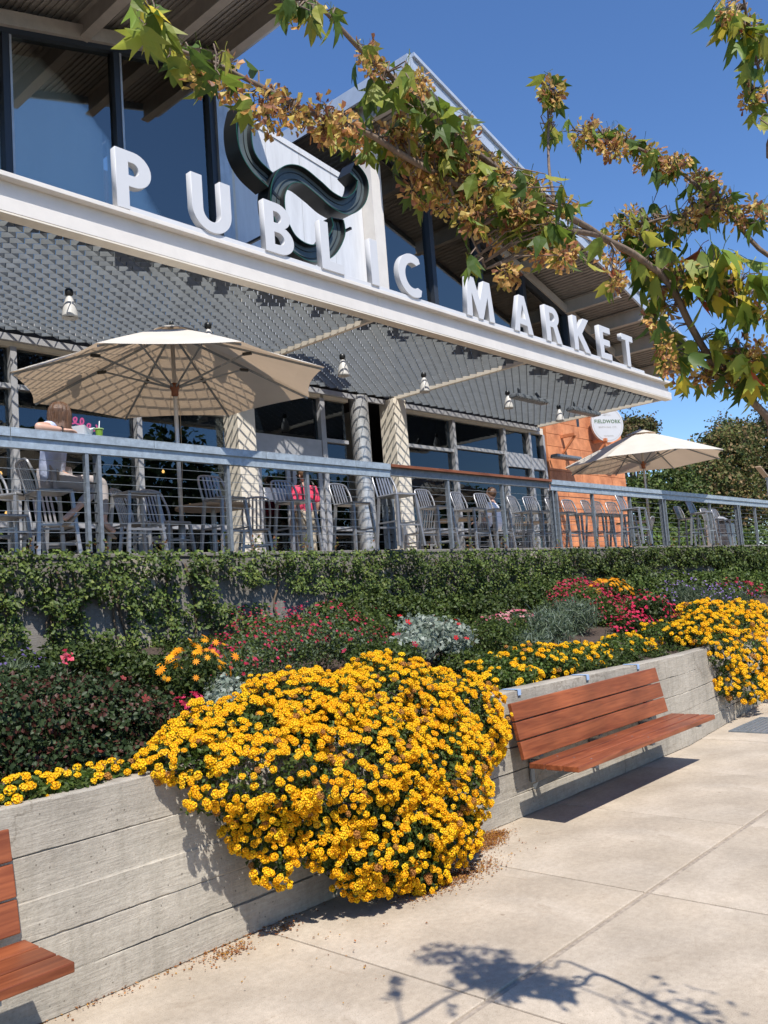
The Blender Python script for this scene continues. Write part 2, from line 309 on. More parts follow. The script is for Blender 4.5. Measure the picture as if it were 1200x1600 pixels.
# ---------------------------------------------------------------- foliage helpers
def pal(n, cols, w=None, jit=0.18):
    cols = np.array(cols, float); k = rng.choice(len(cols), n, p=None if w is None else np.array(w)/sum(w))
    c = cols[k]*(1+rng.uniform(-jit, jit, (n, 1))); return np.clip(c, 0, 1)
def cloud(name, P, Nn, size, tints, material, parent=None, aspect=0.5, shape='leaf', fold=0.25, tilt=0.6, droop=0.0):
    """many small leaves in one mesh: P points, Nn outward normals, size per leaf"""
    P = np.asarray(P, float); n = len(P)
    if n == 0: return None
    size = np.broadcast_to(size, (n,))*rng.uniform(0.7, 1.3, n)
    Nn = np.asarray(Nn, float) + rng.normal(0, tilt, (n, 3)); Nn /= np.linalg.norm(Nn, axis=1, keepdims=True)+1e-9
    A = rng.normal(0, 1, (n, 3)); A[:, 2] -= droop; A -= Nn*(A*Nn).sum(1, keepdims=True); A /= np.linalg.norm(A, axis=1, keepdims=True)+1e-9
    B = np.cross(Nn, A)
    if shape == 'leaf':      # base, left, tip, right
        loc = np.array([(0, 0, 0), (0.45, -aspect, fold), (1, 0, 0.05), (0.45, aspect, fold)]); F = [(0, 1, 2), (0, 2, 3)]
    elif shape == 'blade':
        loc = np.array([(0, -0.06, 0), (0, 0.06, 0), (0.6, 0.05, 0.10), (0.6, -0.05, 0.10), (1.0, 0, 0.0)]); F = [(0, 1, 2, 3), (3, 2, 4)]
    elif shape == 'lobed':   # three pointed lobes
        loc = np.array([(0, 0, 0), (0.30, -0.34, 0.08), (0.78, -0.40, -0.02), (0.62, -0.14, 0.05), (1.1, 0, -0.06), (0.62, 0.14, 0.05), (0.78, 0.40, -0.02), (0.30, 0.34, 0.08)])
        F = [(0, 1, 2, 3), (0, 3, 4, 5), (0, 5, 6, 7)]
    elif shape == 'star':    # open flower, five petals
        loc = [(0, 0, 0)]; F = []
        for i in range(5):
            a = i*2*math.pi/5
            loc += [(0.5*math.cos(a-0.45), 0.5*math.sin(a-0.45), 0.12), (0.62*math.cos(a), 0.62*math.sin(a), 0.14), (0.5*math.cos(a+0.45), 0.5*math.sin(a+0.45), 0.12)]
            F.append((0, 1+3*i, 2+3*i, 3+3*i))
        loc = np.array(loc)
    elif shape == 'daisy':   # narrow rays round a centre
        loc = [(0, 0, 0.05)]; F = []
        for i in range(9):
            a = i*2*math.pi/9
            loc += [(0.30*math.cos(a-0.28), 0.30*math.sin(a-0.28), 0.05), (0.62*math.cos(a), 0.62*math.sin(a), -0.03), (0.30*math.cos(a+0.28), 0.30*math.sin(a+0.28), 0.05)]; F.append((0, 1+3*i, 2+3*i, 3+3*i))
        loc = np.array(loc)
    k = len(loc)
    V = P[:, None, :] + size[:, None, None]*(loc[None, :, 0:1]*A[:, None, :] + loc[None, :, 1:2]*B[:, None, :] + loc[None, :, 2:3]*Nn[:, None, :])
    V = V.reshape(-1, 3)
    fl = np.array([i for f in F for i in f]); ln = np.array([len(f) for f in F])
    loops = (np.arange(n)[:, None]*k + fl[None, :]).ravel()
    tot = np.tile(ln, n); start = np.concatenate([[0], np.cumsum(tot)[:-1]])
    me = bpy.data.meshes.new(name); me.vertices.add(len(V)); me.vertices.foreach_set('co', V.ravel().astype(np.float32))
    me.loops.add(len(loops)); me.loops.foreach_set('vertex_index', loops.astype(np.int32))
    me.polygons.add(len(tot)); me.polygons.foreach_set('loop_start', start.astype(np.int32)); me.polygons.foreach_set('loop_total', tot.astype(np.int32))
    me.update(calc_edges=True)
    at = me.attributes.new('tint', 'FLOAT_COLOR', 'POINT'); c = np.ones((n, k, 4), np.float32); c[:, :, :3] = tints[:, None, :]
    at.data.foreach_set('color', c.ravel()); me.materials.append(material)
    o = bpy.data.objects.new(name, me); COL.objects.link(o)
    if parent: o.parent = parent
    return o
def tintmesh(me, col):
    at = me.attributes.new('tint', 'FLOAT_COLOR', 'POINT'); n = len(me.vertices)
    c = np.ones((n, 4), np.float32); c[:, :3] = np.asarray(col, np.float32) if np.ndim(col) == 1 else col
    at.data.foreach_set('color', c.ravel())
def blobs_sample(B, n, rmin=0.75, keep=None, lump=0.18, seed=3):
    """points in the outer shell of a union of ellipsoids (cx,cy,cz,rx,ry,rz), with outward normals"""
    B = np.array(B, float); vol = (B[:, 3]*B[:, 4]+B[:, 4]*B[:, 5]+B[:, 3]*B[:, 5]); pr = vol/vol.sum()
    k = rng.choice(len(B), int(n*1.9), p=pr); d = rng.normal(0, 1, (len(k), 3)); d /= np.linalg.norm(d, axis=1, keepdims=True)
    rr = rng.uniform(rmin, 1.0, len(k))[:, None]
    ph = np.sin(d[:, 0]*7+k*1.3)*np.sin(d[:, 1]*6+k*2.1)*np.sin(d[:, 2]*8+k)+0.5*np.sin(d[:, 0]*17+k)*np.sin(d[:, 2]*15)
    rr = rr*(1+lump*ph[:, None]); c = B[k, :3]; P = c + d*rr*B[k, 3:6]
    Nn = d/B[k, 3:6]; Nn /= np.linalg.norm(Nn, axis=1, keepdims=True)
    ok = np.ones(len(k), bool)
    for j in range(len(B)):
        q = ((P-B[j, :3])/B[j, 3:6]); ins = (q*q).sum(1) < (rmin*0.92)**2; ok &= ~(ins & (k != j))
    if keep is not None: ok &= keep(P)
    P = P[ok][:n]; return P, Nn[ok][:n]

# ---------------------------------------------------------------- the ground and the pavement
YW, YR, YD = 3.92, 7.85, 11.6         # planter wall face, retaining wall face, building front
g = MB(); g.box(-500, 700, -500, 900, -0.6, -0.06); tag(g.build('ground', M_['asphalt']), kind='structure')
pv = empty('pavement'); tag(pv, kind='structure')
fill = MB(); fill.box(-6, 40, -5.25, 4.6, -0.055, -0.012); fill.build('joint_filler', M_['joint'], pv)
xs = [3.11+1.53*i for i in range(-6, 24)]
ys = [4.6, 2.40, 0.87, -0.66, -2.19, -3.72, -5.25]
for i in range(len(xs)-1):
    for j in range(len(ys)-1):
        s = MB(); w = 0.006; w2 = 0.018 if j in (0, 1) else 0.006
        s.box(0, xs[i+1]-xs[i]-2*w, 0, ys[j]-ys[j+1]-w-w2, -0.05, 0.0)
        o = s.build('paving_slab', M_['pave'], pv, bevel=0.005, loc=(xs[i]+w, ys[j+1]+(w if j != 0 else w2), random.uniform(-0.002, 0.002)))

# the steel drain grate set into the pavement far along the wall
c = at_z(1192, 1134, 0)
dg = empty('drain_grate', (c[0], c[1]-0.1, 0.004), label='dark steel drain grate set in the pavement at the foot of the planter wall', cat='drain grate')
f = MB(); 
for k in range(9): f.box(-0.45, 0.45, -0.25+k*0.06, -0.222+k*0.06, -0.004, 0.012)
f.build('grate_bar', M_['galvd'], dg)
f = MB(); f.box(-0.5, -0.45, -0.3, 0.3, -0.003, 0.014); f.box(0.45, 0.5, -0.3, 0.3, -0.003, 0.014); f.box(-0.45, 0.45, -0.3, -0.255, -0.003, 0.013); f.box(-0.45, 0.45, 0.262, 0.3, -0.003, 0.013); f.build('grate_frame', M_['galvd'], dg)

# ---------------------------------------------------------------- planter wall, board-formed concrete
pw = empty('planter_wall', (0, YW, 0), label='low board-formed concrete planter wall running along the pavement behind both benches', cat='wall')
def wall_y(x): return 0.0 if x < 8.8 else 0.10*(x-8.8)
zt = [0.0, 0.175, 0.355, 0.535, 0.73, 0.955]
for ci in range(5):
    nx = 620; X = np.linspace(-2.5, 20, nx); rows = 7
    z0, z1 = zt[ci], zt[ci+1]; proud = [0.004, 0.001, 0.005, 0.0, -0.001][ci]
    V = []; F = []
    for ix, x in enumerate(X):
        for k in range(rows):
            t = k/(rows-1)
            rag = 0.006*mnoise.noise((x*3.1, ci*7.0, 1.0))+0.006*mnoise.noise((x*17.0, ci*5.0, 4.0))
            z = z0+(z1-z0)*t
            if 0 < k < rows-1: y = -proud-0.004*mnoise.noise((x*0.8, z*6, ci))-0.002*mnoise.noise((x*6, z*30, ci))
            else:
                sm_ = ci+(1 if k else 0); gate = max(0.0, min(1.0, 0.45+2.4*mnoise.noise((x*0.55+sm_*7.7, sm_*3.1, 2))))
                y = -0.001+0.034*gate*(0.5+1.2*abs(mnoise.noise((x*9, sm_*3.3, 9))))
                if (k == rows-1 and ci < 4) or (k == 0 and ci > 0):
                    pass
            if k == 1: z = z0+0.006+max(0, rag)*1.6
            if k == rows-2: z = z1-0.004+min(0, rag)
            if k == rows-1 and ci == 4: y = -proud+0.012; z = z1-0.004
            if ci == 4: z -= 0.012*max(0, x-6)*t
            V.append((x, y+wall_y(x), z))
        if ix:
            for k in range(rows-1):
                a = (ix-1)*rows+k; b = ix*rows+k; F.append((a, b, b+1, a+1))
    mb = MB(); mb.v = V; mb.f = F; o = mb.build('board_course', M_['wall'], pw, smooth=False)
cr = MB()
X = np.linspace(-2.5, 20, 240)
for ix, x in enumerate(X):
    w = wall_y(x); dn = 0.012*max(0, x-6); hz = 0.955+0.004*mnoise.noise((x*3, 0, 0))-dn
    cr.v += [(x, w+0.014, 0.02), (x, w+0.014, 0.951-dn), (x, w+0.03, hz), (x, w+0.17, hz), (x, w+0.19, 0.94-dn), (x, w+0.19, 0.02)]
    if ix:
        for k in range(5):
            a = (ix-1)*6+k; b = ix*6+k; cr.f.append((a, b, b+1, a+1))
cr.build('wall_core', M_['wall'], pw, smooth=True)
for px, py in ((810, 1083), (917, 1059), (996, 1044)):
    p = at_y(px, py, YW); dn = 0.012*max(0, p[0]-6); t = MB(); t.box(p[0]-0.02, p[0]+0.02, -0.004, 0.14, 0.958-dn, 0.962-dn); t.box(p[0]-0.02, p[0]+0.02, -0.012, -0.0065, 0.915-dn, 0.962-dn); t.build('joint_strip', M_['tape'], pw)

# planter soil, sloping up to the retaining wall
sl = MB(); nx, ny = 130, 26
for i in range(nx):
    for j in range(ny):
        x = -3+i*0.27; y = YW+0.10+wall_y(min(x, 20))*(1-j/(ny-1))+(YR+0.1-YW-0.10)*j/(ny-1); t = j/(ny-1)
        sl.v.append((x, y, 0.86+0.62*t**1.1+0.05*mnoise.noise((x*1.5, y*1.5, 0))))
for i in range(nx-1):
    for j in range(ny-1):
        a = i*ny+j; sl.f.append((a, a+ny, a+ny+1, a+1))
tag(sl.build('planting_bed_soil', M_['soil'], smooth=True), kind='structure')

# ---------------------------------------------------------------- retaining wall and terrace
rw = empty('retaining_wall', (0, YR, 0), label='concrete retaining wall half covered with climbing vine under the terrace railing', cat='wall')
seams = [-3.0, 0.6, 4.93, 8.6, 12.3, 16.0, 19.7, 23.4, 27.1, 31.0]
for i in range(len(seams)-1):
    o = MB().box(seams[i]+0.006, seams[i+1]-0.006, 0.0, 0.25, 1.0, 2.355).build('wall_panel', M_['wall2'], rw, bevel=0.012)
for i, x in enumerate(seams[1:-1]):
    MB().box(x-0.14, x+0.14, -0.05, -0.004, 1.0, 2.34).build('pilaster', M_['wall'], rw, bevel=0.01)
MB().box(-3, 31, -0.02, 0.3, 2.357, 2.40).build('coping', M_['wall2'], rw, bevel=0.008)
tc_ = MB().box(-3, 31, YR+0.31, 16, 2.1, 2.405).build('terrace_floor', M_['pave']); tag(tc_, kind='structure')
DZ = 2.405

# ---------------------------------------------------------------- building
def xat(px, py, Y): return float(at_y(px, py, Y)[0])
bl = empty('market_building', (0, YD, 0), label='glass fronted market hall with two raised metal roofs above the terrace canopy', cat='building')
def part(name, mb, material, bevel=0, parent=bl, smooth=False):
    o = mb.build(name, material, None, bevel, smooth); o.parent = parent
    for v in o.data.vertices: v.co.y -= (YD if parent in SUBROOT else 0)
    return o
SUBROOT = {bl}
def P(name, m, *b, bevel=0.0, parent=None):              # box part given in world coordinates
    mb = MB().box(*b); o = mb.build(name, m, parent or bl, bevel)
    for v in o.data.vertices: v.co.y -= YD
    return o
Zc = 5.80
# interior shell
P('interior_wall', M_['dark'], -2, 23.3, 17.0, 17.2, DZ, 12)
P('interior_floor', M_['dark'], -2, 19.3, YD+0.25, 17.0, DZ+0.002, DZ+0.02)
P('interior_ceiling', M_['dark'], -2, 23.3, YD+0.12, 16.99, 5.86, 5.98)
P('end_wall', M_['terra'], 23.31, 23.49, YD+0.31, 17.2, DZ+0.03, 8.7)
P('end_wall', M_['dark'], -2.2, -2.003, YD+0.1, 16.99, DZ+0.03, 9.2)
# upper floor: left window wall
sl_l = 0.278; zl = lambda x: 10.32+sl_l*(x-5.49)
def quadwall(name, m, pts, y0, y1, bevel=0):             # polygon in x,z with thickness y0..y1 (world)
    n = len(pts); mb = MB(); mb.v = [(x, y0-YD, z) for x, z in pts]+[(x, y1-YD, z) for x, z in pts]
    mb.f = [tuple(range(n)), tuple(range(n, 2*n))[::-1]]+[(i, n+i, n+(i+1) % n, (i+1) % n) for i in range(n)]
    bm = bmesh.new(); me = mb.mesh(name, m); bm.from_mesh(me); bmesh.ops.recalc_face_normals(bm, faces=bm.faces); bm.to_mesh(me); bm.free()
    o = link(name, me, bl); return o
mull = [-1.0, 2.15, 3.75, xat(10, 200, YD), xat(186, 250, YD), 9.13]
for i in range(len(mull)-1):
    a, b = mull[i]+0.05, mull[i+1]-0.05
    quadwall('window_pane', M_['glass'], [(a, 6.0), (b, 6.0), (b, zl(b)), (a, zl(a))], YD+0.03, YD+0.045)
for x in mull[1:-1]:
    quadwall('mullion', M_['dframe'], [(x-0.05, 6.0), (x+0.05, 6.0), (x+0.05, zl(x+.05)), (x-0.05, zl(x-.05))], YD-0.06, YD+0.1)
    quadwall('mullion_cap', M_['alum'], [(x+0.051, 6.0), (x+0.085, 6.0), (x+0.085, zl(x)), (x+0.051, zl(x))], YD-0.07, YD+0.0)
quadwall('mullion', M_['dframe'], [(9.05, 6.0), (9.16, 6.0), (9.16, zl(9.16)), (9.05, zl(9.05))], YD-0.06, YD+0.1)
quadwall('head_frame', M_['dframe'], [(-1, zl(-1)), (9.2, zl(9.2)), (9.2, zl(9.2)+0.1), (-1, zl(-1)+0.1)], YD-0.07, YD+0.12)
quadwall('corner_column', M_['alum'], [(9.165, 6.0), (9.42, 6.0), (9.42, 11.5), (9.165, 11.5)], YD-0.12, YD+0.12)
quadwall('corner_trim', M_['cream'], [(9.425, 6.0), (9.50, 6.0), (9.50, 10.9), (9.425, 10.9)], YD-0.09, YD+0.1)
# satin metal panel between the two roofs, in sheets
px0 = [9.505, 10.35, 11.2, 12.05, 12.93]
for i in range(4):
    zt0 = 10.72-0.14*(px0[i]-9.5)/1; zt1 = 10.72-0.14*(px0[i+1]-9.5)/1
    quadwall('metal_panel', M_['panel'], [(px0[i]+0.004, 5.9), (px0[i+1]-0.004, 5.9), (px0[i+1]-0.004, zt1), (px0[i]+0.004, zt0)], YD-0.01, YD+0.05)
    quadwall('panel_coping', M_['panel'], [(px0[i]+0.003, zt0+0.003), (px0[i+1]-0.003, zt1+0.003), (px0[i+1]-0.003, zt1+0.12), (px0[i]+0.003, zt0+0.12)], YD-0.03, YD+0.10)
for i in range(len(mull)-1):
    a, b = mull[i]+0.04, mull[i+1]-0.04
    quadwall('window_shade', M_['shade'], [(a, 5.99), (b, 5.99), (b, zl(b)-0.05), (a, zl(a)-0.05)], YD+0.40, YD+0.41)
# right window wall
sl_r = -0.307; zr = lambda x: 10.83+sl_r*(x-15.43)
quadwall('corner_column', M_['white'], [(12.935, 5.9), (13.2, 5.9), (13.2, zr(13.2)), (12.935, zr(12.9))], YD-0.32, YD+0.05)
quadwall('corner_trim', M_['white'], [(13.205, 5.9), (13.42, 5.9), (13.42, zr(13.42)), (13.205, zr(13.2))], YD-0.17, YD+0.05)
mr_ = [13.43, xat(676, 440, YD), xat(748, 430, YD), xat(815, 450, YD), 21.0, 23.3]
for i in range(len(mr_)-1):
    a, b = mr_[i]+0.05, mr_[i+1]-0.05
    quadwall('window_pane', M_['glass'], [(a, 6.0), (b, 6.0), (b, zr(b)), (a, zr(a))], YD+0.03, YD+0.045)
for i in range(len(mr_)-1):
    a, b = mr_[i]+0.04, mr_[i+1]-0.04
    quadwall('window_shade', M_['shade'], [(a, 5.99), (b, 5.99), (b, zr(b)-0.05), (a, zr(a)-0.05)], YD+0.40, YD+0.41)
for x in mr_[1:]:
    quadwall('mullion', M_['dframe'], [(x-0.07, 6.0), (x+0.07, 6.0), (x+0.07, zr(x+.07)), (x-0.07, zr(x-.07))], YD-0.08, YD+0.1)
quadwall('head_frame', M_['dframe'], [(13.43, zr(13.43)), (25.6, zr(25.6)), (25.6, zr(25.6)+0.12), (13.43, zr(13.43)+0.12)], YD-0.09, YD+0.12)
# roofs: ribbed metal deck, beams towards the front, fascia
def roof(x0, x1, zf, y_out, beams, name_side):
    mb = MB(); n = int((x1-x0)/0.11); h = 0.028
    for i in range(n):
        a = x0+(x1-x0)*i/n; b = x0+(x1-x0)*(i+1)/n; c1 = a+(b-a)*0.35; 
        for (u, v, dz) in ((a, c1, 0), (c1, b, h)):
            z0 = zf(u)+0.52+dz; z1 = zf(v)+0.52+dz
            k = len(mb.v); mb.v += [(u, y_out-YD, z0), (v, y_out-YD, z1), (v, 5.3, z1), (u, 5.3, z0), (u, y_out-YD, zf(u)+0.62), (v, y_out-YD, zf(v)+0.62), (v, 5.3, zf(v)+0.62), (u, 5.3, zf(u)+0.62)]
            mb.f += [(k, k+3, k+2, k+1), (k+4, k+5, k+6, k+7), (k, k+1, k+5, k+4), (k+1, k+2, k+6, k+5), (k+3, k, k+4, k+7), (k+2, k+3, k+7, k+6)]
    o = mb.build('roof_deck', M_['roofm'], bl)
    for x in beams:
        q = MB(); z = zf(x)+0.515
        q.bar((x, y_out-YD+0.04, z-0.19), (x, 0.6, z-0.19), 0.03, 0.34); q.bar((x, y_out-YD+0.04, z-0.372), (x, 0.6, z-0.372), 0.16, 0.022); q.bar((x, y_out-YD+0.04, z-0.008), (x, 0.6, z-0.008), 0.16, 0.012)
        q.build('roof_beam', M_['beam'], bl)
    # beam along the wall head
    quadwall('wall_head_beam', M_['beam'], [(x0, zf(x0)+0.13), (x1, zf(x1)+0.13), (x1, zf(x1)+0.36), (x0, zf(x0)+0.36)], YD-0.14, YD+0.1)
    quadwall('roof_fascia', M_['fascia'], [(x0-0.02, zf(x0)+0.40), (x1+0.02, zf(x1)+0.40), (x1+0.02, zf(x1)+0.70), (x0-0.02, zf(x0)+0.70)], y_out-0.06, y_out-0.004)
    quadwall('roof_fascia', M_['fascia'], [(x0-0.02, zf(x0)+0.705), (x1+0.02, zf(x1)+0.705), (x1+0.02, zf(x1)+0.78), (x0-0.02, zf(x0)+0.78)], y_out-0.12, y_out+0.3)
zl2 = lambda x: zl(x)-0.05
roof(-2, 9.55, zl2, 9.3, [0.5, 2.55, 4.6, 6.65, 8.1, 9.3], 'l')
zr2 = lambda x: zr(x)-0.10
roof(12.75, 25.5, zr2, 9.86, [12.95, 14.8, 16.85, 18.9, 20.95, 22.2, 23.6, 25.2], 'r')
quadwall('roof_end_fascia', M_['fascia'], [(12.66, zr2(12.75)+0.40), (12.725, zr2(12.75)+0.40), (12.725, zr2(12.75)+0.78), (12.66, zr2(12.75)+0.78)], 9.86, 17)
quadwall('roof_end_fascia', M_['fascia'], [(9.575, zl2(9.5)+0.30), (9.64, zl2(9.5)+0.30), (9.64, zl2(9.5)+0.72), (9.575, zl2(9.5)+0.72)], 9.31, 17)
# ground floor glazing: (x0,x1) bays with transoms
def bay(x0, x1, zs, door=False):
    for k in range(len(zs)-1):
        P('window_pane', M_['glass2'], x0+0.03, x1-0.03, YD+0.05, YD+0.062, zs[k]+0.04, zs[k+1]-0.04)
    for z in zs[1:-1]:
        P('transom', M_['frame'], x0+0.045, x1-0.045, YD-0.03, YD+0.1, z-0.035, z+0.035)
    P('sill', M_['frame'], x0+0.045, x1-0.045, YD-0.03, YD+0.1, DZ, DZ+0.08)
    P('window_head', M_['cream'], x0+0.002, x1-0.002, YD-0.05, YD+0.1, zs[-1]-0.04, Zc-0.02)
def post(x, w=0.045, m='frame', y0=-0.055, y1=0.11):
    P('mullion', M_[m], x-w, x+w, YD+y0, YD+y1, DZ, 5.62)
for x0, x1 in ((-1, 1.4), (1.4, 3.45), (3.45, 5.40), (5.40, 7.35), (7.35, 9.08)):
    bay(x0, x1, [DZ, 3.12, 5.06, 5.66])
for x in (-1, 1.4, 3.45, 5.40, 7.35): post(x)
P('cream_column', M_['cream'], 9.12, 9.50, YD-0.25, YD+0.15, DZ, Zc-0.03, bevel=0.008)
bay(11.37, 12.05, [DZ, 3.12, 4.82, 5.66]); bay(9.62, 11.3, [4.72, 5.66]); 
post(9.60); post(11.33, 0.06); 
P('door_header', M_['frame'], 9.66, 11.26, YD-0.04, YD+0.1, 4.42, 4.80)
for a, b in ((9.68, 10.44), (10.50, 11.24)):
    d = empty('door', (0, 0, 0)); d.parent = bl
    for (u0, u1, w0, w1) in ((a, a+0.09, DZ+0.02, 4.40), (b-0.09, b, DZ+0.02, 4.40), (a+0.091, b-0.091, 4.28, 4.40), (a+0.091, b-0.091, DZ+0.02, DZ+0.22)):
        P('door_frame', M_['frame'], u0, u1, YD-0.02, YD+0.05, w0, w1, parent=d)
    P('door_glass', M_['glass2'], a+0.092, b-0.092, YD+0.01, YD+0.02, DZ+0.221, 4.279, parent=d)
    P('door_poster', M_['paper'], a+0.12, b-0.12, YD-0.008, YD-0.004, 3.62, 3.84, parent=d)
# rounded aluminium column beside the doors
ac = MB().lathe([(0.19, DZ), (0.19, Zc-0.03)], 24, (12.34, -0.05, 0)); ac.build('aluminium_column', M_['alum'], bl, smooth=True)
# recessed entry and cream column
P('recess_return', M_['cream'], 12.62, 12.68, YD+0.12, YD+1.2, DZ, 5.6)
P('cream_column', M_['cream'], 13.06, 13.44, YD-0.35, YD+0.05, DZ, Zc-0.03, bevel=0.008)
bay(13.50, 15.42, [DZ, 3.12, 4.92, 5.66]); bay(15.42, 17.42, [DZ, 3.12, 4.42, 5.02, 5.66]); bay(17.42, 18.6, [DZ, 3.12, 5.02, 5.66]); bay(18.6, 19.2, [DZ, 4.72, 5.66])
for x in (13.50, 15.42, 17.42, 18.55, 19.2): post(x)
P('door_header', M_['frame'], 17.5, 19.14, YD-0.045, YD+0.02, 4.70, 4.98)
# canopy edge angle against the wall
P('canopy_wall_angle', M_['frame'], -1.5, 18.93, YD-0.13, YD-0.056, 5.68, 5.775)

# terracotta tile wall at the right end, each tile its own piece
tw = empty('terracotta_wall', (0, YD, 0), label='orange terracotta tiled wall at the far end of the terrace behind the round sign', cat='wall')
MB().box(19.3, 23.5, -0.05, 0.3, DZ, 6.6).build('wall_body', M_['terra'], tw)
for r_ in range(13):
    z0 = DZ+r_*0.328
    for c_ in range(5):
        a = 19.3+c_*0.84; b = min(a+0.832, 23.5)
        if b-a < 0.1: continue
        MB().box(a+0.004, b, -0.078+random.uniform(-.004, .004), -0.052, z0+0.004, z0+0.320).build('terracotta_tile', M_['terra'], tw)
for xx in (20.0, 21.7, 22.9):
    MB().box(xx, xx+0.10, -0.5, -0.09, 5.6, 5.68).bar((xx+.05, -0.09, 5.2), (xx+.05, -0.5, 5.62), 0.05, 0.05).build('wall_bracket', M_['terra'], tw)

# interior things seen through the glass
neon = emit('pink_neon', (0.9, 0.08, 0.25), 1.3)
lampm = emit('warm_bulb', (1.0, 0.50, 0.15), 3.0)
nq = at_y(104, 650, YD+0.35); z = float(nq[2]); xx = float(nq[0])
pts = []
for i in range(90):
    t = i/89; a = t*4.2*2*math.pi
    amp = 0.11 if int(a/(2*math.pi)) % 2 == 0 else 0.06
    pts.append((xx+t*0.46+0.05*math.cos(a), YD+0.35, z-0.16*t+0.7*amp*math.sin(a)))
ns = MB().tube(pts, 0.012, 6).build('neon_sign', neon); tag(ns, 'pink looping neon script sign glowing behind the window beside the seated woman', 'neon sign')
for i, (px, py) in enumerate(((10, 802), (58, 802), (255, 737), (297, 790), (78, 740), (545, 765), (560, 620), (700, 650), (1, 740))):
    p = at_y(px, py, 13.5)
    lb = ['warm pendant bulb low behind the leftmost terrace glass', 'small warm bulb just right of the leftmost bulb behind the glass', 'orange glowing bulb behind the glass left of the big umbrella pole', 'tiny bulb behind the glass right of the big umbrella pole',
          'warm bulb behind the glass below the seated woman', 'bulb inside behind the round aluminium column', 'bulb high inside above the round aluminium column', 'bulb inside above the brown wood counter rail', 'bulb at the extreme left edge behind the glass'][i]
    o = MB().lathe([(0.003, 0.04), (0.016, 0.028), (0.026, 0), (0.017, -0.022), (0.001, -0.028)], 10, (0, 0, 0)).build('interior_bulb', lampm, smooth=True, loc=p); tag(o, lb, 'light bulb', 'warm bulbs hanging inside the hall')
    o2 = MB().tube([(0, 0, 0.07), (0, 0, 5.85-p[2])], 0.006, 5).build('bulb_cord', M_['black'], o)
for i, (x0, w, zz) in enumerate(((3.4, 1.6, 3.3), (8.2, 2.1, 3.4), (13.9, 2.2, 3.5), (16.8, 1.9, 3.3))):
    t = empty('display_shelf', (x0, 15.4, DZ+0.02), label=['wooden shelf unit inside behind the leftmost windows', 'wooden shelf unit inside behind the glass left of the doors', 'wooden shelf unit inside behind the windows right of the cream column', 'wooden shelf unit inside at the right end of the glazing'][i], cat='shelf')
    for k in range(4): MB().box(0, w, 0, 0.4, 0.3+k*0.42, 0.33+k*0.42).build('shelf_board', M_['ivorypaint'], t)
    for k in (0, 1): MB().box(k*(w+0.005)-0.04*(1-k), k*(w+0.005)+0.04*k, 0, 0.4, 0, 1.7).build('shelf_side', M_['ivorypaint'], t)

# ---------------------------------------------------------------- canopy
YF = 8.0
cp = empty('terrace_canopy', (0, YF, 0), label='flat white steel canopy with hanging metal grille carrying the big sign letters', cat='canopy')
def C(name, m, *b, bevel=0.0):
    mb = MB().box(b[0], b[1], b[2]-YF, b[3]-YF, b[4], b[5]); return mb.build(name, M_[m], cp, bevel)
C('fascia_top_lip', 'white', -1.5, 18.98, YF-0.07, YF+0.15, 6.115, 6.165, bevel=0.004)
fs_ = [-1.5, 3.1, 9.15, 15.2, 18.97]
for i in range(4):
    C('fascia_web', 'white', fs_[i]+0.002, fs_[i+1]-0.002, YF+0.03, YF+0.055, 5.93, 6.113); C('fascia_lower_band', 'white', fs_[i]+0.002, fs_[i+1]-0.002, YF-0.03, YF+0.02, 5.775, 5.925, bevel=0.004)
C('fascia_bottom_flange', 'cream', -1.5, 18.97, YF-0.028, YF+0.14, 5.752, 5.772, bevel=0.003)
bx_ = [9.15, 13.22, 18.86]
for i, x in enumerate(bx_): C('canopy_beam', 'cream', x-0.035, x+0.035, YF+0.145, YD-0.14, 5.768, 5.884)
C('canopy_rear_beam', 'white', -1.5, 18.9, YD-0.13, YD-0.06, 5.90, 5.98)
for x in bx_: C('canopy_outrigger', 'white', x-0.05, x+0.05, YF+0.16, YD-0.13, 5.885, 6.03)
# grille: zigzag steel strips, one panel per bay
PX, PY, DEP = 0.130, 0.165, 0.053
def grille(x0, x1):
    y0, y1 = YF+0.145, YD-0.145; ns_ = int((x1-x0)/PX); nr = int((y1-y0)/(PY/2)); V = []; F = []
    for i in range(ns_+1):
        for k in range(nr+1):
            s_ = 1 if (k+i) % 2 else -1
            x = x0+i*PX+s_*PX*0.455; x = min(max(x, x0+0.003), x1-0.003); y = y0+k*(y1-y0)/nr-YF
            V += [(x, y, 5.808), (x, y-0.006, 5.808+DEP)]
            if k:
                a = len(V)-4; F.append((a, a+2, a+3, a+1))
    mb = MB(); mb.v = V; mb.f = F; o = mb.build('grille_panel', M_['grille'], cp); o['kind'] = 'stuff'
    so_ = o.modifiers.new('thick', 'SOLIDIFY'); so_.thickness = 0.004
ed = [-1.5]+bx_[:]
for i in range(len(ed)-1): grille(ed[i]+0.05, ed[i+1]-0.05)

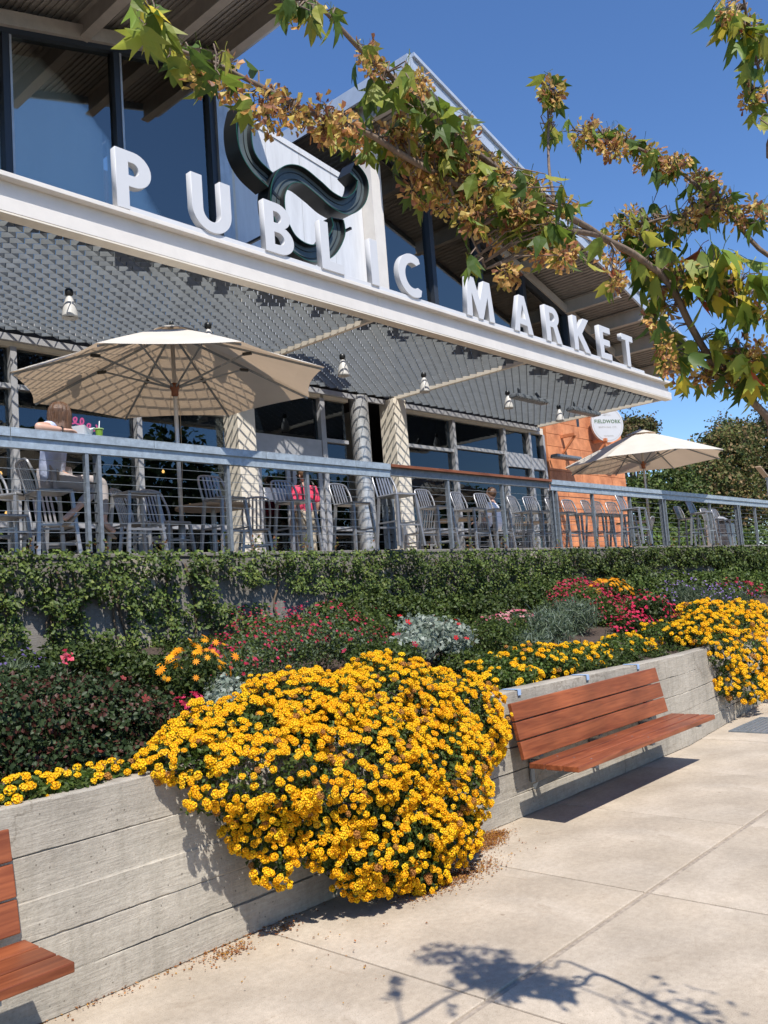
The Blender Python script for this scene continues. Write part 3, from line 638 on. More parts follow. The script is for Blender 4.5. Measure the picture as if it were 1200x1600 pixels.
# ---------------------------------------------------------------- sign letters standing on the canopy edge
def arc(cx, cy, rx, ry, a0, a1, n=14): return [(cx+rx*math.cos(R(a0+(a1-a0)*i/n)), cy+ry*math.sin(R(a0+(a1-a0)*i/n))) for i in range(n+1)]
def glyph(ch, w):
    s = 0.225                                             # stem, in letter heights
    if ch == 'P':
        return [[(0, 0), (0, 1), (w*0.5, 1)]+arc(w*0.5, 0.70, w*0.5, 0.30, 90, -90)+[(s, 0.40), (s, 0)], [(s, 0.585), (w*0.48, 0.585)]+arc(w*0.48, 0.70, w*0.5-s*0.95, 0.115, -90, 90)+[(s, 0.815)]]
    if ch == 'U':
        return [[(0, 1), (0, w*0.48)]+arc(w/2, w*0.48, w/2, w*0.48, 180, 360, 18)+[(w, 1), (w-s, 1), (w-s, w*0.48)]+arc(w/2, w*0.48, w/2-s, w*0.48-0.19, 360, 180, 18)+[(s, 1)]]
    if ch == 'B':
        return [[(0, 0), (0, 1), (w*0.45, 1)]+arc(w*0.45, 0.75, w*0.46, 0.25, 90, -62)+arc(w*0.5, 0.28, w*0.5, 0.28, 62, -90)+[(0, 0)][:0],
                [(s, 0.60), (w*0.42, 0.60)]+arc(w*0.42, 0.715, w*0.46-s*0.9, 0.115, -90, 90)+[(s, 0.83)],
                [(s, 0.17), (w*0.46, 0.17)]+arc(w*0.46, 0.295, w*0.5-s*0.9, 0.125, -90, 90)+[(s, 0.42)]]
    if ch == 'L': return [[(0, 0), (0, 1), (s, 1), (s, 0.19), (w, 0.19), (w, 0)]]
    if ch == 'I': return [[(0, 0), (0, 1), (w, 1), (w, 0)]]
    if ch == 'C':
        return [arc(w*0.62, 0.5, w*0.62, 0.5, 62, 298, 30)+[(w*0.96, 0.20)]+arc(w*0.62, 0.5, w*0.62-s, 0.5-0.20, 300, 60, 30)+[(w*0.96, 0.84)]]
    if ch == 'M':
        return [[(0, 0), (w*0.10, 1), (w*0.32, 1), (w*0.5, 0.45), (w*0.68, 1), (w*0.90, 1), (w, 0), (w-s*1.0, 0), (w*0.79, 0.62), (w*0.575, 0), (w*0.425, 0), (w*0.21, 0.62), (s*1.0, 0)]]
    if ch == 'A':
        return [[(0, 0), (w*0.36, 1), (w*0.64, 1), (w, 0), (w-s*1.05, 0), (w*0.695, 0.21), (w*0.305, 0.21), (s*1.05, 0)], [(w*0.365, 0.37), (w*0.635, 0.37), (w*0.5, 0.78)]]
    if ch == 'R':
        return [[(0, 0), (0, 1), (w*0.48, 1)]+arc(w*0.46, 0.72, w*0.42, 0.28, 90, -50)+[(w, 0), (w-s*1.15, 0), (w*0.47, 0.42), (s, 0.42), (s, 0)], [(s, 0.58), (w*0.44, 0.58)]+arc(w*0.44, 0.70, w*0.43-s*0.92, 0.12, -90, 90)+[(s, 0.82)]]
    if ch == 'K': return [[(0, 0), (0, 1), (s, 1), (s, 0.60), (w*0.66, 1), (w*0.99, 1), (w*0.52, 0.53), (w, 0), (w*0.66, 0), (s, 0.45), (s, 0)]]
    if ch == 'E': return [[(0, 0), (0, 1), (w, 1), (w, 0.82), (s, 0.82), (s, 0.60), (w*0.9, 0.60), (w*0.9, 0.42), (s, 0.42), (s, 0.18), (w, 0.18), (w, 0)]]
    if ch == 'T': return [[(w/2-s/2, 0), (w/2-s/2, 0.82), (0, 0.82), (0, 1), (w, 1), (w, 0.82), (w/2+s/2, 0.82), (w/2+s/2, 0)]]
def flat_curve(name, loops, depth, material, parent, loc, rot, scale=1.0, bev=0.0):
    cu = bpy.data.curves.new(name, 'CURVE'); cu.dimensions = '2D'; cu.fill_mode = 'BOTH'; cu.extrude = depth/2; cu.bevel_depth = bev; cu.bevel_resolution = 1
    for lp in loops:
        sp = cu.splines.new('POLY'); sp.points.add(len(lp)-1)
        for i, (x, y) in enumerate(lp): sp.points[i].co = (x*scale, y*scale, 0, 1)
        sp.use_cyclic_u = True
    t = bpy.data.objects.new(name+'_c', cu); COL.objects.link(t)
    bpy.context.view_layer.update()
    me = bpy.data.meshes.new_from_object(t.evaluated_get(bpy.context.evaluated_depsgraph_get())); me.name = name
    bpy.data.objects.remove(t); me.materials.clear(); me.materials.append(material)
    return link(name, me, parent, loc, rot)
ls = empty('rooftop_sign', (4.8, YF, 6.17), label='large white block letters reading PUBLIC MARKET standing on the canopy edge', cat='sign')
MB().box(0.13, 12.9, -0.02, 0.04, 0.0, 0.075).build('sign_rail', M_['letter'], ls, bevel=0.004)
HL = 0.675
for ch, xr, w in (('P', 5.36, .44), ('U', 6.48, .57), ('B', 7.49, .48), ('L', 8.41, .42), ('I', 9.13, .155), ('C', 10.12, .54), ('M', 12.02, .78), ('A', 13.22, .60), ('R', 14.22, .54), ('K', 15.31, .62), ('E', 16.19, .46), ('T', 17.2, .50)):
    flat_curve('letter', glyph(ch, w/HL), 0.09, M_['letter'], ls, (xr-w-4.8, 0.0, 0.02 if ch == 'P' else 0.06), (R(90), 0, 0), HL, 0.003)['label'] = 'white letter '+ch

# the big dark green swash emblem behind the letters
YG = 9.4
em = empty('swash_emblem', (9.3, YG, 6.2), label='big dark green curling ribbon emblem mounted above the canopy behind the letters', cat='emblem')
def ribbon(path, name_prefix, w=0.30, dep=0.30):
    pts = [Vector((q[0]-9.3, 0, q[2]-6.2)) for q in (at_y(a, b, YG) for a, b in path)]
    pts = smooth_path(pts, 10); k = len(pts); Lp = []; Rp = []
    for i in range(k):
        d = (pts[min(i+1, k-1)]-pts[max(i-1, 0)]).normalized(); nrm = Vector((-d.z, 0, d.x))
        t = i/(k-1); ww = w/2
        Lp.append(pts[i]+nrm*ww); Rp.append(pts[i]-nrm*ww)
    def strip(A, B, ya, yb, name, m_, closed=True):
        mb = MB()
        for i in range(k):
            mb.v += [(A[i].x, ya, A[i].z), (B[i].x, ya, B[i].z), (B[i].x, yb, B[i].z), (A[i].x, yb, A[i].z)]
            if i:
                a = (i-1)*4; b = i*4
                for j in range(4): mb.f.append((a+j, a+(j+1) % 4, b+(j+1) % 4, b+j))
        mb.f += [(0, 1, 2, 3), ((k-1)*4+3, (k-1)*4+2, (k-1)*4+1, (k-1)*4)]
        return mb.build(name, m_, em)
    lerp = lambda A, B, t: [a.lerp(b, t) for a, b in zip(A, B)]
    strip(Lp, lerp(Lp, Rp, 0.05), 0, dep, 'emblem_side', M_['black']); strip(lerp(Rp, Lp, 0.05), Rp, 0, dep, 'emblem_side', M_['black'])
    strip(lerp(Lp, Rp, 0.055), lerp(Rp, Lp, 0.055), 0.09, dep-0.02, 'emblem_face', M_['sface'])
    for t in (0.0, 0.965): strip(lerp(Lp, Rp, t), lerp(Lp, Rp, t+0.035), -0.012, -0.001, 'emblem_rim', M_['green'])
    for t in (0.30, 0.66): strip(lerp(Lp, Rp, t), lerp(Lp, Rp, t+0.02), 0.075, 0.089, 'emblem_tube', M_['black'])
    for t0 in (0, k-1):
        q = MB(); a, b = Lp[t0], Rp[t0]; d = (pts[1]-pts[0]).normalized()*-0.012 if t0 == 0 else (pts[-1]-pts[-2]).normalized()*0.012
        q.v = [(a.x, 0, a.z), (b.x, 0, b.z), (b.x, dep, b.z), (a.x, dep, a.z)]+[(a.x+d.x, 0, a.z+d.z), (b.x+d.x, 0, b.z+d.z), (b.x+d.x, dep, b.z+d.z), (a.x+d.x, dep, a.z+d.z)]
        q.f = [(0,3,2,1),(4,5,6,7),(0,1,5,4),(1,2,6,5),(2,3,7,6),(3,0,4,7)]; q.build('emblem_end', M_['black'], em)
ribbon([(386, 172), (381, 200), (385, 233), (399, 259), (422, 281)], 'a', 0.29)
ribbon([(551, 262), (566, 282), (562, 308), (543, 322), (520, 313), (497, 293), (470, 273), (447, 275), (434, 300), (438, 340), (457, 378), (487, 396), (514, 388), (529, 362), (527, 342)], 'b', 0.285)
for x, z in ((-0.6, 1.35), (0.1, 1.0), (1.2, 1.9)):
    MB().bar((x, 0.3, z), (x, YD-YG-0.02, z), 0.04, 0.04).build('emblem_bracket', M_['black'], em)
MB().bar((-0.95, 0.1, 1.98), (-0.60, 0.1, 1.80), 0.04, 0.05).build('emblem_bracket', M_['black'], em)

# ---------------------------------------------------------------- pendants and heaters under the canopy
def pendant(px, py, lab, flip=False):
    p = at_z(px, py, 5.74)
    t = empty('pendant_light', tuple(p), label=lab, cat='lamp', group='cone shaped lamps under the canopy grille')
    MB().lathe([(0.035, 0.07), (0.05, 0.05), (0.05, 0.0), (0.03, -0.02)], 14).build('ceiling_mount', M_['black'], t, smooth=True)
    MB().lathe([(0.022, -0.015), (0.03, -0.03), (0.045, -0.06), (0.08, -0.16), (0.095, -0.27), (0.098, -0.30), (0.088, -0.30), (0.07, -0.22)], 18).build('lamp_shade', M_['pendant'], t, smooth=True)
    MB().lathe([(0.0, -0.255), (0.05, -0.265), (0.086, -0.255)], 14).build('lamp_lens', M_['black'], t, smooth=True)
pendant(108, 460, 'cone lamp under the canopy above the big umbrella, leftmost of all')
pendant(325, 512, 'cone lamp peeking over the top right of the big umbrella')
pendant(535, 560, 'cone lamp under the canopy between the big umbrella and the cream column')
pendant(662, 588, 'cone lamp beside the canopy beam right of the cream column')
pendant(793, 616, 'cone lamp just left of the first hanging heater')
pendant(873, 638, 'cone lamp between the two hanging heaters')
def heater(x, y, z, lab, along=1.0, wall=False):
    t = empty('patio_heater', (x, y, z), label=lab, cat='heater', group='infrared patio heaters')
    MB().bar((-0.62, 0, -0.02), (0.62, 0, -0.02), 0.20, 0.07).build('heater_housing', M_['galvd'], t, bevel=0.01)
    q = MB()
    for k in range(13): q.box(-0.58+k*0.093, -0.56+k*0.093, -0.09, 0.09, -0.075, -0.057)
    q.build('heater_grill', M_['alum'], t)
    for sx in (-0.4, 0.4):
        if wall: MB().bar((sx, 0.1, 0.0), (sx, 0.22, -0.02), 0.05, 0.05).build('heater_bracket', M_['black'], t)
        else: MB().bar((sx, 0, 0.02), (sx*0.8, 0.05, 0.16), 0.07, 0.02, (0, 1, 0)).build('heater_bracket', M_['black'], t)
p = at_z(828, 622, 5.60); heater(p[0], p[1], p[2], 'grey tube heater hung under the canopy, nearer of the hanging pair')
p = at_z(912, 642, 5.60); heater(p[0], p[1], p[2], 'grey tube heater hung at the far end of the canopy')
p = at_y(885, 713, YD-0.35); heater(p[0], p[1], p[2], 'black framed heater fixed to the orange tiled wall', wall=True)

# round sign on the end of the terracotta wall
p = at_y(947, 663, YD-0.45)
rs = empty('round_sign', tuple(p), label='round white sign reading FIELDWORK BREWING on a bracket above the far umbrella', cat='sign')
rad = 0.62*0.83
SC = MB(); SC.lathe([(0, 0), (rad, 0), (rad, 0.07), (0, 0.07)], 48)
o = SC.build('sign_disc', M_['letter'], rs); o.rotation_euler = (R(90), 0, R(-28))
og = mat('sign_print_green', (0.10, 0.16, 0.09), 0.7); ogrey = mat('sign_print_grey', (0.42, 0.40, 0.36), 0.7)
ring = MB(); ring.lathe([(rad*0.90, 0.071), (rad*0.915, 0.071), (rad*0.915, 0.074), (rad*0.90, 0.074), (rad*0.90, 0.071)], 48); o2 = ring.build('sign_ring', ogrey, o)
def text(body, size, loc, m_, parent, name='sign_text', bold=0.0, sp=1.0):
    cu = bpy.data.curves.new(name, 'FONT'); cu.body = body; cu.size = size; cu.align_x = 'CENTER'; cu.extrude = 0.0015; cu.offset = bold; cu.space_character = sp
    t = bpy.data.objects.new(name+'_c', cu); COL.objects.link(t); bpy.context.view_layer.update()
    me = bpy.data.meshes.new_from_object(t.evaluated_get(bpy.context.evaluated_depsgraph_get())); bpy.data.objects.remove(t)
    me.materials.clear(); me.materials.append(m_); return link(name, me, parent, loc)
text('FIELDWORK', 0.14, (0, 0.02, 0.073), og, o, bold=0.004, sp=1.12)
text('BREWING CO.', 0.075, (0, -0.12, 0.073), ogrey, o, sp=1.3)
text('TAPROOM', 0.055, (0, -0.36, 0.073), ogrey, o, sp=1.3)
q = MB()
for k in range(9):
    a = R(20+k*17.5); q.box(0.0, 0.001, 0, 0.001, 0, 0.001); q.bar((0.06*math.cos(a), 0.21+0.03*math.sin(a), 0.0735), (0.15*math.cos(a), 0.21+0.12*math.sin(a), 0.0735), 0.006, 0.002)
q.build('sign_sprig', ogrey, o)
MB().bar((0, 0.03, 0.3), (0, 0.42, 0.3), 0.04, 0.04).build('sign_bracket', M_['black'], rs)

# ---------------------------------------------------------------- railing with counters and cables
def railing(x0, x1, posts, lab, wood=False, doubles=()):
    t = empty('counter_railing', (x0, 7.9, DZ), label=lab, cat='railing'); H = 1.165; L_ = x1-x0
    if not wood:
        sx = 0.0
        while sx < L_-0.05:                               # counter top made of folded steel lengths
            e = min(sx+1.52, L_); k = MB(); k.box(sx+0.003, e-0.003, -0.18, 0.22, H-0.008, H); k.box(sx+0.003, e-0.003, -0.18, -0.174, H-0.085, H-0.0085); k.build('counter_top', M_['galv'], t, bevel=0.002); sx = e
        MB().box(0.002, L_-0.002, -0.155, -0.148, H-0.185, H-0.06).box(0.002, L_-0.002, -0.148, -0.09, H-0.185, H-0.178).box(0.002, L_-0.002, -0.148, -0.09, H-0.066, H-0.06).build('channel_beam', M_['galv'], t)
        bm_ = MB()
        for i in range(int(L_/1.0)): bm_.lathe([(0.012, 0), (0.012, 0.012), (0, 0.012)], 8, (0, 0, 0))
    else:
        MB().box(0.004, L_-0.004, -0.20, 0.24, H-0.045, H-0.005).build('wood_counter_top', M_['wood2'], t, bevel=0.004)
        MB().box(0.004, L_-0.004, -0.14, -0.133, H-0.15, H-0.047).box(0.004, L_-0.004, -0.133, -0.07, H-0.15, H-0.143).build('channel_beam', M_['galvd'], t)
        MB().box(0.01, L_-0.01, -0.06, 0.22, H-0.075, H-0.047).build('wood_underside', M_['wood2'], t)
    for x in posts:
        xx = x-x0; topz = H-0.186 if not wood else H-0.151
        if x in doubles:
            for dx in (-0.055, 0.055):
                MB().box(xx+dx-0.006, xx+dx+0.006, -0.15, -0.05, 0, topz).box(xx+dx-0.03 if dx < 0 else xx+dx+0.0061, xx+dx-0.0061 if dx < 0 else xx+dx+0.03, -0.15, -0.142, 0, topz).build('post', M_['galvd'], t)
            q = MB()
            for k in range(9): q.lathe([(0.011, 0), (0.011, 0.008), (0, 0.008)], 6, (0, 0, 0)); 
            for k in range(9):
                zc = 0.10+k*0.099
                q.tube([(xx-0.062, -0.10, zc), (xx+0.075, -0.10, zc)], 0.009, 6)
            q.build('cable_fitting', M_['black'], t)
        else: MB().box(xx-0.02, xx+0.02, -0.13, -0.07, 0, topz).build('post', M_['galvd'], t)
    for k in range(9):
        zc = 0.10+k*0.099; n = 12
        MB().tube([(0.02+(L_-0.04)*i/n, -0.10, zc-0.004*math.sin(math.pi*((i*2) % n)/n)) for i in range(n+1)], 0.0032, 5).build('cable', M_['galvd'], t)
px_ = lambda a: xat(a, 800, 7.8)
pp = {a: px_(a) for a in (145, 358, 482, 606, 702, 787, 866, 927, 985, 1036, 1152, 1179)}
xa, xb = xat(612, 742, 7.72), xat(862, 758, 7.72)
railing(-1.0, xa, [1.1, 2.55, pp[145], pp[358], pp[482], pp[606]], 'galvanised counter railing with cables in front of the big umbrella and seated woman', doubles=(pp[145], pp[606]))
railing(xa, xb, [pp[702], pp[787]], 'brown wood topped middle stretch of the counter railing', wood=True)
railing(xb, 30.0, [pp[866], pp[927], pp[985], pp[1036], 20.0, pp[1152], pp[1179], 25.5, 27.5], 'galvanised counter railing with cables at the right end of the terrace', doubles=(pp[866], pp[1036], pp[1152]))

# ---------------------------------------------------------------- bar stools, chairs, tables
def make_stool(back=True, H=0.70, low=False):
    t = empty('bar_stool' if not low else 'cafe_chair'); w = 0.19; 
    MB().box(-w, w, -0.18, 0.19, H-0.03, H).build('seat', M_['chair'], t, bevel=0.012)
    for sx in (-1, 1):
        for sy in (-1, 1):
            e = 0.045 if not low else 0.03
            MB().bar((sx*(w-0.015), sy*0.165, H-0.03), (sx*(w+e), sy*(0.165+e), 0), 0.034, 0.034).build('leg', M_['chair'], t)
    if low: hs = (0.22,)
    else: hs = (0.28,)
    for h in hs:
        f = 1-h/H; a = w-0.015+f*0.05; b = 0.165+f*0.04
        MB().bar((-a, -b, h), (a, -b, h), 0.018, 0.024).build('footrest', M_['chair'], t)
        MB().bar((-a, b, h), (a, b, h), 0.018, 0.024).bar((-a, -b, h+0.05), (-a, b, h+0.05), 0.018, 0.02).bar((a, -b, h+0.05), (a, b, h+0.05), 0.018, 0.02).build('stretcher', M_['chair'], t)
    if back:
        bh = 0.30 if not low else 0.42; k = 0.10 if not low else 0.13
        pts = [(-w+0.01, 0.175, H-0.03), (-w-0.005, 0.20, H+bh*0.35), (-w+0.005, 0.175+k*0.75, H+bh*0.78), (-w+0.06, 0.175+k, H+bh), (w-0.06, 0.175+k, H+bh), (w-0.005, 0.175+k*0.75, H+bh*0.78), (w+0.005, 0.20, H+bh*0.35), (w-0.01, 0.175, H-0.03)]
        MB().tube(smooth_path(pts, 4), 0.015, 7).build('back_frame', M_['chair'], t, smooth=True)
        for i in range(5):
            x = -w+0.075+i*(2*w-0.15)/4
            MB().bar((x, 0.18, H-0.005), (x*0.95, 0.175+k*0.55, H+bh*0.55), 0.026, 0.008, (0, 1, 0)).bar((x*0.95, 0.175+k*0.55, H+bh*0.545), (x*0.9, 0.175+k*0.97, H+bh*0.99), 0.026, 0.008, (0, 1, 0)).build('back_slat', M_['chair'], t)
    return t
st0 = make_stool(); st_used = False
stools = [(78, 'under the seated woman', 8.45, 82), (352, 'just right of the big umbrella pole', 8.4, 3), (462, 'in front of the man in the pink shirt', 8.4, -4), (552, 'in front of the round aluminium column', 8.36, 5),
          (622, 'in front of the cream column', 7.5, -6), (682, 'first under the brown wood counter', 8.36, 0), (736, 'second under the brown wood counter', 8.4, 4), (772, 'third under the brown wood counter', 8.37, -5), (822, 'fourth under the brown wood counter', 8.42, 6),
          (846, 'last under the brown wood counter', 8.36, -8), (880, 'first right of the wood counter before the orange wall', 8.36, 3), (905, 'second right of the wood counter before the orange wall', 8.42, -6), (934, 'third right of the wood counter before the orange wall', 8.36, 4),
          (951, 'fourth right of the wood counter before the orange wall', 8.38, 0), (972, 'left of the far umbrella pole', 8.36, -5), (990, 'directly beside the far umbrella pole', 7.5, 7), (1075, 'first right of the far umbrella pole', 8.36, 0), (1096, 'second right of the far umbrella pole', 7.5, 5),
          (1115, 'third right of the far umbrella pole', 8.36, -6), (1132, 'nearest the silver bin at the right end', 8.38, 3), (20, 'at the left edge left of the seated woman', 8.85, 30)]
for px, lab, y, a in stools:
    o = st0 if not st_used else copy_tree(st0); st_used = True
    o.location = (xat(px, 800, y), y, DZ); o.rotation_euler = (0, 0, R(a+random.uniform(-3, 3))); tag(o, 'aluminium slat back bar stool '+lab, 'stool', 'aluminium stools along the railing counter')
ob = make_stool(back=False); ob.name = 'bar_stool'; ob.location = (xat(212, 800, 8.33), 8.33, DZ); tag(ob, 'backless aluminium bar stool between the double post and the umbrella pole', 'stool', 'aluminium stools along the railing counter')
ch0 = make_stool(True, 0.45, True); used = False
for px, y, a, lab in ((222, 9.0, 35, 'low slat back chair turned sideways left of the big umbrella pole'), (265, 8.9, 10, 'low slat back chair close to the big umbrella pole, second one'), (398, 9.6, 150, 'low chair at the round table by the cream column'), (5, 8.6, 90, 'low white lit chair cut by the left picture edge'),
                      (655, 9.8, 170, 'low chair lit white behind the cream column'), (693, 9.6, 200, 'low chair behind the first wood counter stool'), (742, 10.2, 180, 'low slat chair left of the person in white'), (800, 10.4, 160, 'low chair right of the person in white'), (1003, 9.8, 190, 'low chair by the foot of the far umbrella'), (86, 9.4, 0, 'low chair half hidden behind the seated woman')):
    o = ch0 if not used else copy_tree(ch0); used = True
    o.location = (xat(px, 830, y), y, DZ); o.rotation_euler = (0, 0, R(a)); tag(o, lab, 'chair', 'low aluminium chairs on the terrace')
def table(px, y, lab, r=0.42, h=0.74, m_='tan'):
    t = empty('cafe_table', (xat(px, 830, y), y, DZ), label=lab, cat='table', group='round cafe tables on the terrace')
    MB().lathe([(0, h), (r, h), (r, h-0.03), (0, h-0.03)], 28).build('table_top', M_[m_], t); MB().lathe([(0.035, h-0.03), (0.035, 0.03)], 12).build('pedestal', M_['chair'], t, smooth=True); MB().lathe([(0, 0.03), (0.25, 0.02), (0.25, 0), (0, 0)], 20).build('table_base', M_['chair'], t)
table(335, 9.4, 'round tan cafe table left of the cream column', 0.5); table(712, 10.0, 'round cafe table behind the wood counter left of the person in white'); table(828, 10.2, 'round cafe table near the end of the glazing'); table(990, 9.6, 'round cafe table before the orange wall', 0.4)
# silver bin at the far end
p = at_y(1127, 838, 8.6); bn = empty('waste_bin', (p[0], 8.6, DZ), label='silver waste bin standing at the right end of the terrace', cat='bin')
MB().box(-0.28, 0.28, -0.28, 0.28, 0, 0.62).build('bin_body', M_['alum'], bn, bevel=0.03); MB().lathe([(0.0, 0.82), (0.10, 0.80), (0.22, 0.72), (0.27, 0.622)], 16).build('bin_lid', M_['alum'], bn, smooth=True)

# ---------------------------------------------------------------- umbrellas
def umbrella(x, y, zr_, za, rad, rot, lab, base=True):
    t = empty('patio_umbrella', (x, y, DZ), rot, lab, 'umbrella', 'canvas umbrellas on the terrace'); n = 8
    zr_ -= DZ; za -= DZ
    def canopy_mesh(z_in, z_out, r_in, r_out, seg=6, rings=8, sag=0.05, vent=False):
        mb = MB(); idx = {}
        for k in range(rings+1):
            f = k/rings
            for i in range(n):
                for s in range(seg):
                    u = s/seg; a0 = 2*math.pi*i/n; a1 = 2*math.pi*(i+1)/n
                    r = r_in+(r_out-r_in)*f
                    pa = Vector((math.cos(a0), math.sin(a0), 0)); pb = Vector((math.cos(a1), math.sin(a1), 0)); pt = pa.lerp(pb, u)
                    mid = 4*u*(1-u); sc = 1-0.045*mid*f*f*(1 if not vent else 0.3)
                    z = z_in+(z_out-z_in)*(f**1.08)-sag*mid*f*(1-f)*1.2+0.015*math.sin(f*9+i)*mid*f
                    idx[(k, i, s)] = len(mb.v); mb.v.append((pt.x*r*sc, pt.y*r*sc, z))
        for k in range(rings):
            for i in range(n):
                for s in range(seg):
                    i2, s2 = (i, s+1) if s+1 < seg else ((i+1) % n, 0)
                    mb.f.append((idx[(k, i, s)], idx[(k, i2, s2)], idx[(k+1, i2, s2)], idx[(k+1, i, s)]))
        return mb
    o = canopy_mesh(za-0.08, zr_, 0.12, rad).build('canopy', M_['canvas'], t, smooth=False)
    o = canopy_mesh(za, za-0.13, 0.02, 0.36, rings=3, sag=0.0, vent=True).build('vent_cap', M_['canvas'], t)
    MB().lathe([(0, za+0.06), (0.025, za+0.045), (0.03, za+0.02), (0.018, za-0.02)], 12).build('finial', M_['black'], t, smooth=True)
    MB().tube([(0, 0, 0.0), (0, 0, za-0.02)], 0.026, 14).build('pole', M_['alum'], t, smooth=True)
    MB().tube([(0, 0, 0.0), (0, 0, 0.42)], 0.042, 14).build('base_sleeve', M_['alum'], t, smooth=True)
    MB().lathe([(0, 0), (0.33, 0), (0.33, 0.05), (0, 0.06)], 24).build('base_plate', M_['galvd'], t)
    hub = zr_-0.02
    MB().lathe([(0.028, hub+0.05), (0.06, hub+0.04), (0.06, hub-0.02), (0.045, hub-0.04), (0.045, hub-0.10), (0.028, hub-0.12)], 14).build('hub', M_['wood2'], t, smooth=True)
    for i in range(n):
        a = 2*math.pi*i/n; c, s = math.cos(a), math.sin(a)
        MB().bar((0.05*c, 0.05*s, za-0.115), (rad*0.985*c, rad*0.985*s, zr_-0.022), 0.018, 0.026).build('rib', M_['galvd'], t)
        MB().bar((0.055*c, 0.055*s, hub), (rad*0.5*c, rad*0.5*s, (za-0.115)*0.5+(zr_-0.022)*0.5-0.02), 0.014, 0.022).build('strut', M_['galvd'], t)
        MB().bar((rad*0.47*c, rad*0.47*s, (za+zr_)/2-0.10), (rad*0.53*c, rad*0.53*s, (za+zr_)/2-0.10), 0.03, 0.035).build('joint', M_['black'], t)
    MB().tube([(0.04, -0.02, hub-0.1), (0.055, -0.03, hub-0.3), (0.045, -0.03, hub-0.9), (0.03, -0.02, hub-1.2)], 0.004, 5).tube([(-0.03, 0.04, hub-0.1), (-0.045, 0.045, hub-0.22), (-0.03, 0.05, hub-0.3)], 0.004, 5).build('cord', M_['tan'], t)
umbrella(xat(282, 780, 8.85), 8.85, 4.56, 5.33, 1.92, R(32), 'big beige canvas umbrella shading the seated woman and the left counter')
umbrella(xat(1013, 800, 8.5), 8.5, 4.34, 5.10, 1.80, R(2), 'cream canvas umbrella at the far right end of the terrace')

# ---------------------------------------------------------------- wooden wall benches
def bench(x0, x1, lab):
    t = empty('wall_bench', (x0, YW, 0), label=lab, cat='bench', group='wooden benches hung on the planter wall'); L_ = x1-x0
    for k in range(3):
        y0 = 3.30+k*0.145; MB().box(0, L_, y0-YW, y0+0.129-YW, 0.412, 0.452).build('seat_slat', M_['wood'], t, bevel=0.005)
    for k in range(3):
        z0 = 0.47+k*0.142; f0 = (z0-0.45)/0.42; f1 = (z0+0.132-0.45)/0.42
        ya = 3.745+0.085*f0-YW; yb = 3.745+0.085*f1-YW
        mb = MB(); mb.v = [(0, ya, z0), (L_, ya, z0), (L_, ya+0.035, z0-0.006), (0, ya+0.035, z0-0.006), (0, yb, z0+0.132), (L_, yb, z0+0.132), (L_, yb+0.035, z0+0.126), (0, yb+0.035, z0+0.126)]
        mb.f = [(0,3,2,1),(4,5,6,7),(0,1,5,4),(1,2,6,5),(2,3,7,6),(3,0,4,7)]; mb.build('back_slat', M_['wood'], t, bevel=0.005)
    for sx in (0.30, L_/2, L_-0.30):
        q = MB(); q.bar((sx, 3.32-YW, 0.40), (sx, -0.02, 0.40), 0.05, 0.022); q.bar((sx, 3.50-YW, 0.388), (sx, -0.03, 0.20), 0.04, 0.012, (1, 0, 0)); q.bar((sx, -0.025, 0.24), (sx, -0.025, 0.40), 0.05, 0.014, (0, 1, 0)); q.bar((sx, 3.80-YW, 0.44), (sx, 3.885-YW, 0.86), 0.04, 0.02, (0, 1, 0))
        q.build('bracket', M_['galvd'], t)
        for k in range(3): MB().lathe([(0, 0.0015), (0.007, 0.001), (0.008, -0.001)], 10, (sx, 3.30+k*0.145+0.064-YW, 0.452)).build('bolt', M_['galvd'], t)
bench(5.54, 8.04, 'reddish wooden wall bench right of the big yellow lantana')
bench(-0.80, 1.705, 'reddish wooden wall bench cut off by the left picture edge')

# ---------------------------------------------------------------- people
def skin_mesh(name, V, Ed, Rr, material, parent, sub=2, root=0):
    me = bpy.data.meshes.new(name); me.from_pydata([tuple(v) for v in V], Ed, []); me.materials.append(material)
    o = bpy.data.objects.new(name, me); COL.objects.link(o); o.parent = parent
    md = o.modifiers.new('skin', 'SKIN'); md.use_smooth_shade = True
    sv = me.skin_vertices[0].data
    for i, r in enumerate(Rr): sv[i].radius = (r, r) if not hasattr(r, '__len__') else r
    sv[root].use_root = True
    sb = o.modifiers.new('sub', 'SUBSURF'); sb.levels = sub; sb.render_levels = sub
    return o
def ellipsoid(name, c, r, material, parent, n=20, rot=None, squash=None):
    bm = bmesh.new(); bmesh.ops.create_uvsphere(bm, u_segments=n, v_segments=n//2+2, radius=1)
    for v in bm.verts:
        if squash: squash(v.co)
        v.co = Vector((v.co.x*r[0], v.co.y*r[1], v.co.z*r[2]))
    me = bpy.data.meshes.new(name); bm.to_mesh(me); bm.free(); me.shade_smooth(); me.materials.append(material)
    return link(name, me, parent, c, rot)
